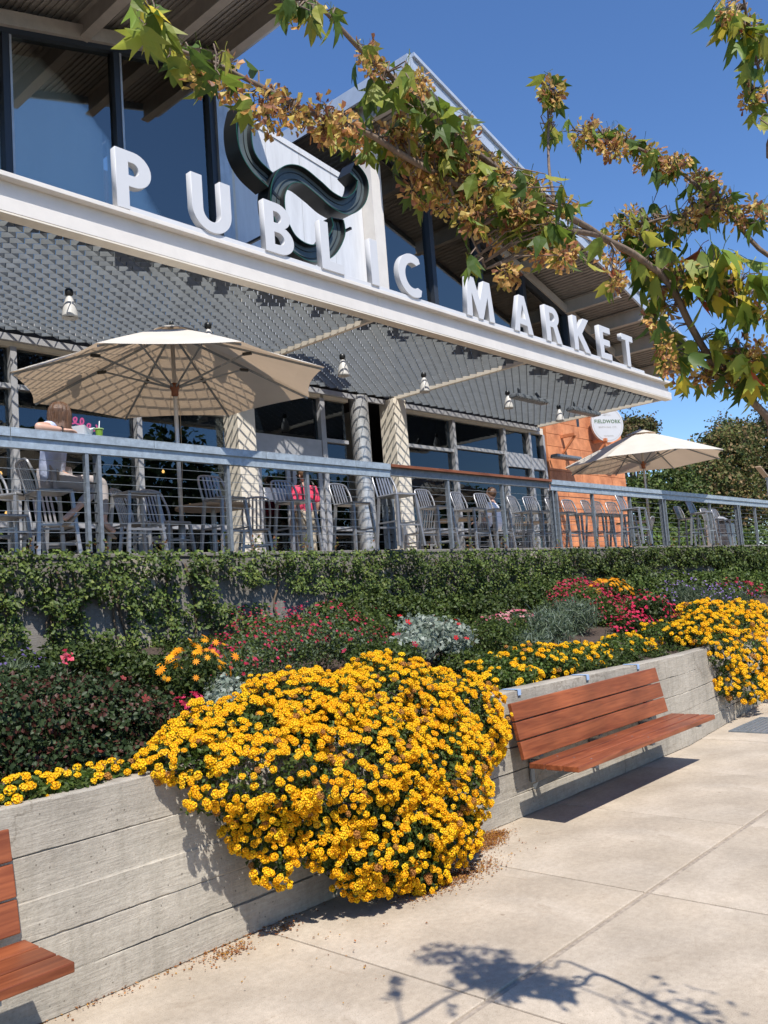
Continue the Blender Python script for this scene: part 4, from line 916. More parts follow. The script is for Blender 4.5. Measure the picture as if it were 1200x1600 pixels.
def hand(parent, c, d, up, material, s=1.0, curl=0.5):
    """palm with four unequal curled fingers and a thumb; c wrist, d pointing direction"""
    d = Vector(d).normalized(); up = Vector(up); side = d.cross(up).normalized(); up = side.cross(d).normalized(); c = Vector(c); o = []
    V = [c, c+d*0.03*s, c+d*0.07*s]; Ed = [(0, 1), (1, 2)]; Rr = [0.022*s, (0.03*s, 0.018*s), (0.036*s, 0.014*s)]
    for k, (off, ln) in enumerate(((-0.028, 0.062), (-0.010, 0.075), (0.010, 0.070), (0.028, 0.055))):
        b = c+d*0.085*s+side*off*s; n = len(V)
        V += [b, b+(d*0.9-up*curl*0.5).normalized()*ln*0.5*s, b+(d*0.9-up*curl*0.5).normalized()*ln*0.5*s+(d*0.5-up*curl).normalized()*ln*0.5*s]
        Ed += [(2, n), (n, n+1), (n+1, n+2)]; Rr += [0.009*s, 0.008*s, 0.006*s]
    n = len(V); b = c+d*0.03*s-side*0.03*s; V += [b, b+(d*0.7-side*0.7).normalized()*0.035*s, b+(d*0.9-side*0.3).normalized()*0.06*s]; Ed += [(1, n), (n, n+1), (n+1, n+2)]; Rr += [0.012*s, 0.010*s, 0.008*s]
    return skin_mesh('hand', V, Ed, Rr, material, parent, 1)
blue = mat('pale_blue_blouse', (0.50, 0.56, 0.74), 0.85, var=0.15, scale=6, bump=1.0, bscale=14)
grey = mat('grey_trousers', (0.34, 0.31, 0.31), 0.9, var=0.1, scale=8, bump=0.3, bscale=20)
A = lambda x, y, Y: Vector(at_y(x, y, Y))
hip = A(84, 756, 8.471); base = Vector((hip.x, hip.y, DZ))
wm = empty('person', tuple(base), label='woman with long brown hair in a pale blouse seated at the railing counter', cat='person')
Q = lambda x, y, Y: A(x, y, Y)-base
hp = Q(84, 752, 8.471); wa = Q(80, 728, 8.460); chs = Q(82, 694, 8.427); nk = Q(90, 668, 8.382)
sR = Q(79, 667, 8.12); sL = Q(101, 672, 8.5); eR = Q(58, 682, 7.80); wR = Q(98, 684, 7.80); eL = Q(118, 700, 8.460); wL = Q(119, 684, 8.225)
eR.z = 1.21; wR.z = 1.205; wL.z = 1.235
kR = Q(150, 764, 8.315); kL = Q(160, 752, 8.516); aR = Q(114, 800, 8.236); aL = Q(163, 818, 8.460); tR = Q(100, 812, 8.180); tL = Q(180, 832, 8.348)
hr = hp+Vector((0.02, -0.09, 0)); hl = hp+Vector((0.02, 0.09, 0))
skin_mesh('body', [hp, wa, chs, nk, Q(88, 660, 8.371), sR, eR, wR, sL, eL, wL, hr, kR, aR, hl, kL, aL, tR, tL],
          [(0, 1), (1, 2), (2, 3), (3, 4), (2, 5), (5, 6), (6, 7), (2, 8), (8, 9), (9, 10), (0, 11), (11, 12), (12, 13), (0, 14), (14, 15), (15, 16), (13, 17), (16, 18)],
          [0.12, 0.10, 0.115, 0.05, 0.05, 0.055, 0.045, 0.026, 0.055, 0.042, 0.026, 0.085, 0.055, 0.034, 0.085, 0.055, 0.034, 0.03, 0.03], M_['skin'], wm)
skin_mesh('blouse', [hp+Vector((0, 0, -0.04)), wa, chs, nk-Vector((0, 0, 0.035)), sR, sR.lerp(eR, 0.35), sL, sL.lerp(eL, 0.5)], [(0, 1), (1, 2), (2, 3), (2, 4), (4, 5), (2, 6), (6, 7)],
          [0.155, 0.13, 0.135, 0.06, 0.068, 0.062, 0.068, 0.062], blue, wm)
skin_mesh('trousers', [hp-Vector((0, 0, 0.02)), hr, kR, kR.lerp(aR, 0.72), hl, kL, kL.lerp(aL, 0.85)], [(0, 1), (1, 2), (2, 3), (0, 4), (4, 5), (5, 6)], [0.14, 0.10, 0.07, 0.055, 0.10, 0.07, 0.055], grey, wm)
hd = Q(92, 652, 8.359)
ellipsoid('head', hd, (0.075, 0.09, 0.11), M_['skin'], wm, rot=(0, 0, R(-60)))
ellipsoid('nose', hd+Vector((0.06, 0.07, -0.01)), (0.016, 0.016, 0.02), M_['skin'], wm, 10)
for sg in (-1, 1): ellipsoid('ear', hd+Vector((0.055*sg, -0.03*sg, 0)), (0.012, 0.02, 0.03), M_['skin'], wm, 10)
def hairsq(c):
    if c.z < -0.1: c.x *= 1.0+0.10*math.sin(c.x*9); c.y *= 0.72
hr_ = MB(); N_ = 30; prof = []
for k in range(15):
    f = k/14; z = 0.125-0.40*f; r = 0.097*math.sqrt(max(0.02, 1-((z-0.01)/0.116)**2)) if z > 0.03 else 0.096+0.012*math.sin((0.03-z)*7)-0.03*max(0, -z-0.16)/0.12
    for j in range(N_):
        a = 2*math.pi*j/N_; rr = r*(1+0.035*math.sin(a*9+z*14)+0.02*math.sin(a*17-z*9)); zz = z-(0.03*math.sin(a*5)+0.02*math.sin(a*11) if k > 11 else 0)
        hr_.v.append((rr*math.cos(a)*(0.95 if z > 0 else 0.92), rr*math.sin(a)*(1.08 if z > 0 else 0.78)-0.012, zz))
    if k:
        for j in range(N_): hr_.f.append(((k-1)*N_+j, (k-1)*N_+(j+1) % N_, k*N_+(j+1) % N_, k*N_+j))
hr_.f.append(tuple(range(N_)))
o = hr_.build('hair', M_['hair'], wm, smooth=True, loc=hd+Vector((-0.004, -0.02, 0.02))); o.rotation_euler = (R(-6), 0, R(-35)); o.scale = (1.15, 1.15, 1.12)
st_ = MB()
for i in range(260):
    a = random.uniform(0, 6.283); r0 = random.uniform(0.0, 1.0); top = Vector((0.05*r0*math.cos(a), 0.05*r0*math.sin(a), 0.150)); pr = 0.112+random.uniform(-0.006, 0.010)
    ln = random.uniform(-0.34, -0.25); sw = random.gauss(0, 0.02); c_, s__ = math.cos(a), math.sin(a)
    P__ = [top, Vector((pr*0.72*c_, pr*0.80*s__, 0.120)), Vector((pr*c_*0.98, pr*1.08*s__, 0.04)), Vector((pr*c_*0.96, pr*0.95*s__, -0.08)), Vector((pr*0.88*c_+sw, pr*0.78*s__+sw*0.5, -0.20)), Vector((pr*0.66*c_+sw*1.6, pr*0.6*s__+sw, ln))]
    st_.tube(smooth_path(P__, 3), [0.0045]*10+[0.0040, 0.0035, 0.003, 0.0025, 0.002, 0.001], 4, False)
o = st_.build('hair_strands', M_['hair'], wm, smooth=True, loc=hd+Vector((-0.004, -0.02, 0.0))); o.rotation_euler = (R(-6), 0, R(-35)); o['kind'] = 'stuff'
hand(wm, wR, (0.9, -0.05, -0.02), (0, 0, 1), M_['skin'], 1.0, 0.3); hand(wm, wL, (0.35, -0.5, 0.4), (-0.3, -0.5, 0.8), M_['skin'], 1.0, 0.8)
MB().tube([(wR.x-0.01, wR.y+0.03*math.cos(t), wR.z+0.03*math.sin(t)) for t in [2*math.pi*i/12 for i in range(13)]], 0.006, 5).build('bracelet', M_['black'], wm)
for a_, t_ in ((aR, tR), (aL, tL)):
    dirv = (t_-a_).normalized(); q = MB(); c = a_-Vector((0, 0, 0.04)); q.bar(c-dirv*0.07-Vector((0, 0, 0.01)), c+dirv*0.16-Vector((0, 0, 0.03)), 0.075, 0.022); q.build('sandal', M_['tan'], wm, bevel=0.008)
    MB().tube([c+Vector((-0.035, -0.02, 0)), c+Vector((0, 0, 0.055)), c+Vector((0.035, 0.02, 0))], 0.012, 6).build('sandal_strap', M_['black'], wm)
# things on the counter
CT = DZ+1.167
p = A(121, 680, 7.978); pb = empty('paper_food_box', (p.x, 7.86, CT), R(25), 'white open paper food box held by the woman on the counter', 'food box')
mb = MB(); mb.v = [(-.05, -.05, 0), (.05, -.05, 0), (.05, .05, 0), (-.05, .05, 0), (-.085, -.075, .10), (.085, -.075, .10), (.085, .075, .10), (-.085, .075, .10), (0, -.085, .065), (0, .085, .065)]
mb.f = [(0, 3, 2, 1), (0, 1, 5, 8, 4), (1, 2, 6, 5), (2, 3, 7, 9, 6), (3, 0, 4, 7)]; o = mb.build('box_shell', M_['paper'], pb); sm = o.modifiers.new('t', 'SOLIDIFY'); sm.thickness = 0.002
p = A(147, 680, 7.900); cpn = empty('drink_cup', (p.x, 7.80, CT), 0, 'clear cup of green juice with a white straw on the counter', 'cup')
MB().lathe([(0, 0.002), (0.030, 0.002), (0.040, 0.075), (0, 0.075)], 20).build('juice', M_['drink'], cpn, smooth=False); MB().lathe([(0.041, 0.076), (0.047, 0.078), (0.047, 0.086), (0.0, 0.088)], 20).build('cup_lid', mat('cup_lid', (0.35, 0.5, 0.2), 0.2), cpn)
MB().tube([(0, 0, 0.088), (0.008, 0, 0.165)], 0.005, 8).build('straw', M_['paper'], cpn)
p = A(212, 700, 7.956); q = MB()
V = []
for i in range(14):
    for j in range(8):
        V.append((0.30*(i/13-0.5)+0.01*math.sin(j), 0.12*(j/7-0.5), max(0.004, 0.045*abs(math.sin(i*1.3+j*0.9))*math.sin(math.pi*(j+0.5)/8))))
q.v = V; q.f = [(i*8+j, (i+1)*8+j, (i+1)*8+j+1, i*8+j+1) for i in range(13) for j in range(7)]
tag(q.build('folded_jacket', mat('black_cloth', (0.025, 0.025, 0.03), 0.9), smooth=True, loc=(p.x, 7.95, CT)), 'crumpled black jacket lying on the counter beside the umbrella pole', 'jacket')

def standing(px, Y, Hh, shirt, trousers, label, turn=0.0, cap=None, stride=0.10):
    b = A(px, 800, Y); t = empty('person', (b.x, Y, DZ), turn, label, 'person'); s = Hh/1.78
    V = [(0, 0, 0.95), (0, 0, 1.12), (0, 0, 1.36), (0, 0, 1.50), (0, 0, 1.56), (-0.19, 0, 1.42), (-0.24, 0.02, 1.14), (-0.25, -0.10, 0.92), (0.19, 0, 1.42), (0.24, 0.02, 1.14), (0.25, -0.08, 0.90),
         (-0.10, 0, 0.90), (-0.12, -stride*0.6, 0.50), (-0.12, -stride*0.2, 0.09), (0.10, 0, 0.90), (0.12, stride*0.3, 0.50), (0.12, stride*1.3, 0.09), (-0.13, -stride*0.2-0.14, 0.04), (0.13, stride*1.3-0.14, 0.04)]
    V = [tuple(c*s for c in v) for v in V]
    Ed = [(0, 1), (1, 2), (2, 3), (3, 4), (2, 5), (5, 6), (6, 7), (2, 8), (8, 9), (9, 10), (0, 11), (11, 12), (12, 13), (0, 14), (14, 15), (15, 16), (13, 17), (16, 18)]
    skin_mesh('body', V, Ed, [0.13, 0.12, 0.14, 0.06, 0.055, 0.06, 0.045, 0.03, 0.06, 0.045, 0.03, 0.09, 0.06, 0.04, 0.09, 0.06, 0.04, 0.035, 0.035], M_['skin'], t)
    vv = lambda *ix: [V[i] for i in ix]
    skin_mesh('shirt', [(0, 0, 0.88*s)]+vv(1, 2)+[(0, 0, 1.46*s)]+vv(5, 6, 8, 9), [(0, 1), (1, 2), (2, 3), (2, 4), (4, 5), (2, 6), (6, 7)], [(0.17, 0.13), (0.17, 0.13), (0.18, 0.13), 0.075, 0.085, 0.07, 0.085, 0.07], shirt, t)
    skin_mesh('trousers', vv(0, 11, 12)+[Vector(V[12]).lerp(Vector(V[13]), 0.8)]+vv(14, 15)+[Vector(V[15]).lerp(Vector(V[16]), 0.8)], [(0, 1), (1, 2), (2, 3), (0, 4), (4, 5), (5, 6)], [0.14, 0.11, 0.085, 0.075, 0.11, 0.085, 0.075], trousers, t)
    ellipsoid('head', (0, 0, 1.66*s), (0.075*s, 0.095*s, 0.12*s), M_['skin'], t); ellipsoid('hair', (0, 0.012, 1.68*s), (0.082*s, 0.098*s, 0.11*s), M_['hair'], t)
    ellipsoid('nose', (0, -0.098*s, 1.65*s), (0.014, 0.018, 0.022), M_['skin'], t, 8)
    for sg in (-1, 1): ellipsoid('ear', (0.08*s*sg, 0, 1.655*s), (0.012, 0.02, 0.03), M_['skin'], t, 8)
    if cap:
        ellipsoid('cap', (0, 0, 1.715*s), (0.095*s, 0.112*s, 0.085*s), cap, t); MB().lathe([(0, 1.70*s), (0.085, 1.695*s), (0.085, 1.685*s), (0, 1.69*s)], 16, (0, -0.11, 0)).build('cap_brim', cap, t)
    for i in (7, 10): hand(t, V[i], (0, -0.25, -1), (1 if i == 7 else -1, 0, 0), M_['skin'], s, 0.5)
    for i in (13, 16): MB().lathe([(0, 0), (0.055, 0.0), (0.05, 0.05), (0.04, 0.09), (0, 0.10)], 12, (V[i][0], V[i][1], 0.0)).bar((V[i][0], V[i][1], 0.03), (V[i][0], V[i][1]-0.2, 0.025), 0.09, 0.05).build('shoe', M_['black'], t, bevel=0.01)
    return t
pink = mat('pink_shirt', (0.72, 0.055, 0.12), 0.85, var=0.1, scale=5, bump=0.3, bscale=15); camo = mat('camouflage_trousers', (0.16, 0.12, 0.08), 0.9, var=0.5, scale=9, col2=(0.42, 0.36, 0.27))
cap = mat('brown_cap', (0.17, 0.09, 0.045), 0.85)
mn = standing(478, 11.15, 1.72, pink, camo, 'man in a pink shirt, brown cap and camouflage trousers walking towards the doors', R(165), cap)
MB().tube(smooth_path([(-0.10, 0.13, 1.12), (-0.12, 0.15, 1.38), (-0.10, 0.02, 1.51), (-0.09, -0.15, 1.40)], 5), 0.016, 6).tube(smooth_path([(0.10, 0.13, 1.12), (0.12, 0.15, 1.38), (0.10, 0.02, 1.51), (0.09, -0.15, 1.40)], 5), 0.016, 6).build('bag_strap', M_['black'], mn)
# seated person in white behind the wood counter
b = A(770, 800, 9.9); sp_ = empty('person', (b.x, 9.9, DZ), R(200), 'person in a loose white shirt seated low behind the wood topped counter', 'person')
V = [(0, 0, 0.50), (0, 0.02, 0.72), (0, 0.0, 0.98), (0, 0, 1.10), (0, 0, 1.16), (-0.19, 0, 1.02), (-0.24, -0.06, 0.78), (-0.15, -0.28, 0.72), (0.19, 0, 1.02), (0.24, -0.06, 0.78), (0.15, -0.28, 0.72), (-0.10, -0.05, 0.50), (-0.12, -0.46, 0.50), (-0.12, -0.46, 0.10), (0.10, -0.05, 0.50), (0.12, -0.46, 0.50), (0.12, -0.46, 0.10)]
skin_mesh('body', V, [(0, 1), (1, 2), (2, 3), (3, 4), (2, 5), (5, 6), (6, 7), (2, 8), (8, 9), (9, 10), (0, 11), (11, 12), (12, 13), (0, 14), (14, 15), (15, 16)], [0.13, 0.12, 0.13, 0.06, 0.055, 0.06, 0.045, 0.03, 0.06, 0.045, 0.03, 0.09, 0.06, 0.04, 0.09, 0.06, 0.04], M_['skin'], sp_)
skin_mesh('shirt', [(0, 0, 0.46), V[1], V[2], (0, 0, 1.07), V[5], V[6], V[8], V[9]], [(0, 1), (1, 2), (2, 3), (2, 4), (4, 5), (2, 6), (6, 7)], [0.18, 0.17, 0.16, 0.075, 0.085, 0.075, 0.085, 0.075], M_['bluewin'], sp_)
skin_mesh('trousers', [V[0], V[11], V[12], V[13], V[14], V[15], V[16]], [(0, 1), (1, 2), (2, 3), (0, 4), (4, 5), (5, 6)], [0.14, 0.10, 0.075, 0.06, 0.10, 0.075, 0.06], M_['black'], sp_)
ellipsoid('head', (0, 0, 1.27), (0.075, 0.095, 0.12), M_['skin'], sp_); ellipsoid('hair', (0, 0.015, 1.285), (0.084, 0.1, 0.115), M_['hair'], sp_); ellipsoid('nose', (0, -0.098, 1.26), (0.014, 0.018, 0.022), M_['skin'], sp_, 8)
for i in (7, 10): hand(sp_, V[i], (0, -1, -0.1), (0, 0, 1), M_['skin'], 1.0, 0.4)

# ---------------------------------------------------------------- planting
def dpt(P): return float((np.asarray(P)-np.array([0, 0, EYE]))@CF)
def blob(px, py, Y, rx, rz, ry):
    c = at_y(px, py, Y); d = dpt(c)/FPX; return (c[0], c[1], c[2], rx*d*1.12, ry, rz*d)
G = dict(dk=[(0.034, 0.055, 0.014), (0.052, 0.08, 0.018), (0.074, 0.10, 0.022)], mid=[(0.075, 0.115, 0.022), (0.11, 0.15, 0.03), (0.05, 0.082, 0.02)], ros=[(0.03, 0.052, 0.018), (0.042, 0.07, 0.024), (0.055, 0.085, 0.03), (0.035, 0.055, 0.02), (0.10, 0.035, 0.025)],
         sil=[(0.30, 0.35, 0.29), (0.22, 0.27, 0.21), (0.38, 0.42, 0.36)], gry=[(0.10, 0.14, 0.08), (0.14, 0.18, 0.10), (0.08, 0.11, 0.06)], lim=[(0.10, 0.17, 0.03), (0.16, 0.24, 0.05), (0.05, 0.10, 0.02)],
         far=[(0.085, 0.10, 0.025), (0.14, 0.13, 0.04), (0.19, 0.125, 0.055), (0.055, 0.075, 0.02)])
def in_wall(P):                                           # inside the planter wall or below the pavement
    w = np.where(P[:, 0] > 8.8, 0.10*(P[:, 0]-8.8), 0.0); yb = YW+w
    return (P[:, 1] > yb-0.012) & (P[:, 1] < yb+0.2) & (P[:, 2] < 0.96)
def soil_z(P): t = np.clip((P[:, 1]-YW)/(YR-YW), 0, 1); return 0.86+0.62*t**1.1
KEEP = lambda P: (P[:, 2] > 0.015) & ~in_wall(P) & ~((P[:, 1] > YW+0.1) & (P[:, 2] < soil_z(P)-0.02)) & (P[:, 1] < YR-0.02)
# flower head of lantana: a dome of small petals
def head_mesh(seed):
    rr = random.Random(seed); mb = MB(); cols = []
    out = [(0.93, 0.60, 0.015), (0.93, 0.54, 0.010), (0.94, 0.66, 0.03), (0.92, 0.50, 0.010), (0.93, 0.62, 0.02)][seed % 5]; inn = (0.88, 0.42, 0.006)
    for ring, (n, el) in enumerate(((1, 90), (5, 55), (8, 22), (8, -6))):
        for i in range(n):
            a = 2*math.pi*(i+0.5*(ring % 2))/n+rr.uniform(-.15, .15); e = R(el+rr.uniform(-6, 6))
            d = Vector((math.cos(a)*math.cos(e), math.sin(a)*math.cos(e), math.sin(e))); c = Vector((d.x, d.y, d.z*0.72)); u = d.cross(Vector((0.01, 0.02, 1))).normalized(); v = d.cross(u)
            s = rr.uniform(0.36, 0.46) if ring else 0.36; k = len(mb.v); tip = c*rr.uniform(0.92, 1.18)
            mb.v += [tip+u*s+v*s*0.2, tip-v*s*0.95+d*0.03, tip-u*s+v*s*0.15, tip+v*s*0.95]; mb.v.append(c*0.86)
            mb.f += [(k+4, k, k+1), (k+4, k+1, k+2), (k+4, k+2, k+3), (k+4, k+3, k)]
            o_ = out if ring > 0 else inn; f = rr.uniform(0.80, 1.08); y = rr.uniform(-0.09, 0.08)
            cols += [(min(1, o_[0]*f), o_[1]*f+y, o_[2])]*4+[inn]
    k = len(mb.v)
    for j in range(8): mb.v.append((0.85*math.cos(j*math.pi/4), 0.85*math.sin(j*math.pi/4), -0.1))
    mb.v.append((0, 0, -0.55)); mb.f += [(k+8, k+(j+1) % 8, k+j) for j in range(8)]; cols += [(0.75, 0.30, 0.01)]*8+[(0.10, 0.16, 0.03)]
    me = mb.mesh('flower_head', M_['petal']); tintmesh(me, np.array(cols)); return me
HEADS = [head_mesh(i) for i in range(5)]
spent = head_mesh(9); spent.attributes['tint'].data.foreach_set('color', np.tile(np.array([0.42, 0.20, 0.05, 1], np.float32), len(spent.vertices)))
HEADS = HEADS+HEADS+HEADS+[spent]
def thin_out(P, Nn, dmin):
    keep = []; cell = {}
    for i, p in enumerate(P):
        k = (int(p[0]/dmin), int(p[1]/dmin), int(p[2]/dmin)); ok = True
        for dx in (-1, 0, 1):
            for dy in (-1, 0, 1):
                for dz in (-1, 0, 1):
                    for j in cell.get((k[0]+dx, k[1]+dy, k[2]+dz), ()):
                        if ((P[j]-p)**2).sum() < dmin*dmin: ok = False
        if ok: keep.append(i); cell.setdefault(k, []).append(i)
    return P[keep], Nn[keep]
def merge_instances(name, meshes, locs, norms, scales, material, parent):
    arr = []
    V = []; F = []; Cc = []; n0 = 0; LT = []
    data = []
    for me in meshes:
        co = np.zeros(len(me.vertices)*3, np.float32); me.vertices.foreach_get('co', co); co = co.reshape(-1, 3)
        fi = [tuple(p.vertices) for p in me.polygons]; cc = np.zeros(len(me.vertices)*4, np.float32); me.attributes['tint'].data.foreach_get('color', cc); data.append((co, np.array([f for f in fi if len(f) == 3]), cc.reshape(-1, 4)))
    for i, (p, nn, s) in enumerate(zip(locs, norms, scales)):
        co, fi, cc = data[i % len(data)]; q = Vector(nn).to_track_quat('Z', 'Y').to_matrix() @ Matrix.Rotation(i*1.7, 3, 'Z'); M3 = np.array(q)*s
        V.append(co@M3.T+np.array(p)); F.append(fi+n0); Cc.append(cc*np.array([1, random.uniform(.9, 1.1), 1, 1])); n0 += len(co)
    V = np.vstack(V); F = np.vstack(F); Cc = np.vstack(Cc).astype(np.float32)
    me = bpy.data.meshes.new(name); me.from_pydata(V.tolist(), [], F.tolist()); at = me.attributes.new('tint', 'FLOAT_COLOR', 'POINT'); at.data.foreach_set('color', Cc.ravel()); me.materials.append(material)
    return link(name, me, parent)
def lantana(B, lab, n_leaf, n_head, dmin, parts, lsize=0.030, hs=0.021, group=None, keep=KEEP, face=(-0.35, -0.75, 0.55)):
    base = np.array(B)[:, :3].mean(0); t = empty('lantana_bush', (0, 0, 0), label=lab, cat='flowering bush', group=group)
    P_, N_2 = blobs_sample(B, n_leaf, 0.70, keep, 0.17); o = cloud('foliage', P_, N_2, lsize, pal(len(P_), G['mid']+G['lim'][:1]), M_['leaf'], t, aspect=0.34); o['kind'] = 'stuff'
    P_, N_2 = blobs_sample(B, n_head*3, 0.93, keep, 0.17); fc = np.array(face)/np.linalg.norm(face); ok = (N_2@fc) > -0.15; P_, N_2 = P_[ok], N_2[ok]
    P_ = P_+N_2*0.025; N_2 = N_2+np.array([0, -0.25, 0.75])+rng.normal(0, 0.25, P_.shape); N_2 /= np.linalg.norm(N_2, axis=1, keepdims=True)
    P_, N_2 = thin_out(P_, N_2, dmin); P_, N_2 = P_[:n_head], N_2[:n_head]
    pn = np.array([mnoise.noise((p[0]*5, p[1]*5, p[2]*5)) for p in P_]); ok = (pn > -0.16) | (rng.random(len(pn)) < 0.40); P_, N_2 = P_[ok], N_2[ok]
    cam_ = np.array([0, 0, EYE]); sc = np.linalg.norm(P_-cam_, axis=1)-1.2*(((cam_-P_)/np.linalg.norm(cam_-P_, axis=1, keepdims=True))*N_2).sum(1); od = np.argsort(sc); P_, N_2 = P_[od], N_2[od]; S_ = hs*rng.uniform(0.78, 1.22, len(P_))
    for i in range(min(parts, len(P_))):
        q = Vector(N_2[i]).to_track_quat('Z', 'Y').to_euler(); z_ = float(S_[i]); link('flower_head', HEADS[(i*7+i//5) % 16], t, P_[i], q, (z_*random.uniform(.85, 1.12), z_*random.uniform(.85, 1.12), z_*random.uniform(.7, 1.2)))
    if len(P_) > parts: o = merge_instances('flower_heads', HEADS, P_[parts:], N_2[parts:], S_[parts:], M_['petal'], t); o['kind'] = 'stuff'
    # stems
    mb = MB()
    for b in B[:6]:
        for k in range(3):
            e = Vector(b[:3])+Vector((random.uniform(-.5, .5)*b[3], random.uniform(-.5, .3)*b[4], random.uniform(-.4, .6)*b[5])); r0 = Vector((b[0], max(b[1], YW+0.25), 0.9)); mb.tube([r0, r0.lerp(e, 0.5)+Vector((0, 0, 0.1)), e], [0.008, 0.006, 0.003], 5)
    mb.build('stem', M_['stem'], t)['kind'] = 'stuff'
    return t
big = [blob(285, 1185, 3.95, 55, 32, .22), blob(370, 1160, 4.0, 95, 62, .38), blob(480, 1135, 4.05, 110, 82, .48), blob(600, 1110, 4.1, 105, 78, .5), blob(700, 1130, 4.1, 78, 75, .42), blob(735, 1145, 3.95, 38, 60, .25),
       blob(410, 1200, 3.8, 125, 70, .35), blob(540, 1210, 3.75, 150, 105, .42), blob(660, 1220, 3.75, 105, 105, .40), blob(590, 1300, 3.65, 120, 65, .32), blob(680, 1290, 3.65, 60, 60, .26), blob(500, 1285, 3.72, 90, 50, .25),
       blob(425, 1335, 3.72, 32, 45, .12), blob(400, 1300, 3.75, 40, 30, .14), blob(590, 1365, 3.62, 70, 28, .16), blob(650, 1350, 3.6, 48, 38, .18)]
lantana(big, 'huge yellow lantana bush spilling over the planter wall down to the pavement between the benches', 34000, 3900, 0.0192, 300, hs=0.0180)
lf = [blob(30, 1240, 4.1, 60, 18, .12), blob(110, 1225, 4.1, 55, 16, .12), blob(180, 1212, 4.12, 35, 14, .10), blob(-60, 1255, 4.1, 50, 18, .12)]
lantana(lf, 'low yellow lantana on the wall top above the left bench', 4200, 95, 0.030, 95, 0.030, 0.019)
md = [blob(770, 1050, 4.5, 40, 25, .25), blob(830, 1040, 4.5, 60, 32, .30), blob(800, 1060, 4.25, 55, 18, .15), blob(900, 1030, 4.6, 60, 24, .30), blob(970, 1015, 4.7, 60, 22, .30), blob(1035, 1000, 4.9, 50, 28, .30), blob(1080, 975, 5.3, 40, 18, .3), blob(870, 1040, 4.3, 40, 14, .12)]
lantana(md, 'trailing yellow lantana along the wall top above the right bench', 12000, 360, 0.046, 200, 0.034, 0.024)
rt = [blob(1100, 985, 4.35, 45, 26, .30), blob(1150, 985, 4.45, 55, 30, .35), blob(1205, 985, 4.5, 50, 32, .35), blob(1120, 1020, 4.05, 45, 36, .26), blob(1165, 1030, 4.08, 50, 40, .28), blob(1205, 1030, 4.1, 40, 40, .28), blob(1135, 1062, 4.0, 36, 30, .18), blob(1170, 1075, 4.0, 38, 24, .18), blob(1070, 992, 4.5, 30, 18, .25), blob(1100, 962, 5.2, 40, 22, .4), blob(1160, 965, 5.2, 50, 24, .4)]
lantana(rt, 'bushy yellow lantana hanging over the wall at the far right of the planter', 11000, 900, 0.055, 300, 0.040, 0.029)

def plant(name, lab, cat, B, n, size, cols, shape='leaf', aspect=0.35, material='leaf', flowers=None, keep=KEEP, rmin=0.6, group=None, lump=0.25, tilt=0.8, droop=0.0):
    t = empty(name, (0, 0, 0), label=lab, cat=cat, group=group)
    P_, N_2 = blobs_sample(B, n, rmin, keep, lump); o = cloud('foliage', P_, N_2, size, pal(len(P_), cols), M_[material], t, aspect=aspect, shape=shape, tilt=tilt, droop=droop); o['kind'] = 'stuff'
    mb = MB()
    for b in B:
        for k in range(3):
            e = Vector(b[:3])+Vector((random.uniform(-.7, .7)*b[3], random.uniform(-.7, .5)*b[4], random.uniform(-.1, .8)*b[5])); r0 = Vector((b[0]+random.uniform(-.1, .1), b[1], b[2]-b[5]-0.05)); mb.tube([r0, r0.lerp(e, 0.5)+Vector((0, 0, 0.05)), e], [0.008, 0.006, 0.003], 5)
    mb.build('stem', M_['stem'], t)['kind'] = 'stuff'
    if flowers:
        nf, fs, fcols, fshape, lift = flowers
        P_, N_2 = blobs_sample(B, nf*3, 0.9, keep, lump); ok = (N_2[:, 2] > -0.1); P_, N_2 = P_[ok][:nf], N_2[ok][:nf]
        P_ = P_+N_2*lift+np.array([0, 0, lift*0.6]); N_2 = N_2+np.array([0, -0.5, 0.5])
        o = cloud('flower', P_, N_2, fs, pal(len(P_), fcols, jit=0.15), M_['petal'], t, shape=fshape, tilt=0.4); o['kind'] = 'stuff'
    return t
PK = [(0.48, 0.015, 0.06), (0.30, 0.008, 0.035), (0.55, 0.04, 0.11)]
plant('rose_bush', 'dark leaved rose bush with a few pink blooms at the left end of the planter', 'rose bush', [blob(-20, 1130, 5.0, 80, 75, .6), blob(70, 1120, 5.1, 90, 72, .6), blob(150, 1125, 5.0, 80, 70, .6), blob(225, 1145, 4.9, 60, 62, .5), blob(60, 1180, 4.7, 90, 40, .4), blob(170, 1185, 4.6, 75, 35, .35)], 30000, 0.031, G['ros'], aspect=0.42, material='ivy', rmin=0.55, flowers=(26, 0.038, [(0.22, 0.04, 0.035), (0.35, 0.06, 0.06)], 'star', 0.015))
for i, (px, py) in enumerate(((105, 1028), (172, 1070), (127, 1070))):
    p = at_y(px, py, 5.2+0.1*i); tt = empty('rose', tuple(p), label=['bright pink rose standing tallest above the dark rose bush', 'pink rose bloom at the right of the dark rose bush', 'small pink rose bloom on the middle of the dark rose bush'][i], cat='rose')
    P_ = rng.normal(0, 0.012, (22, 3)); cloud('petals', P_, P_/0.02, 0.035, pal(22, [(0.75, 0.09, 0.16), (0.7, 0.15, 0.2)]), M_['petal'], tt, aspect=0.5); MB().tube([(0, 0, 0), (0.01, 0.03, -0.2), (0.02, 0.06, -0.45)], 0.004, 5).build('stem', M_['stem'], tt)
plant('salvia', 'airy pink red salvia behind the big lantana, left of the silver shrub', 'flowering bush', [blob(380, 1040, 5.4, 50, 45, .4), blob(430, 1015, 5.5, 60, 52, .45), blob(500, 1000, 5.6, 55, 48, .4), blob(550, 1010, 5.5, 40, 35, .35), blob(350, 1055, 5.2, 35, 35, .3)], 9000, 0.028, G['gry']+G['mid'], flowers=(620, 0.019, PK, 'star', 0.05), rmin=0.3)
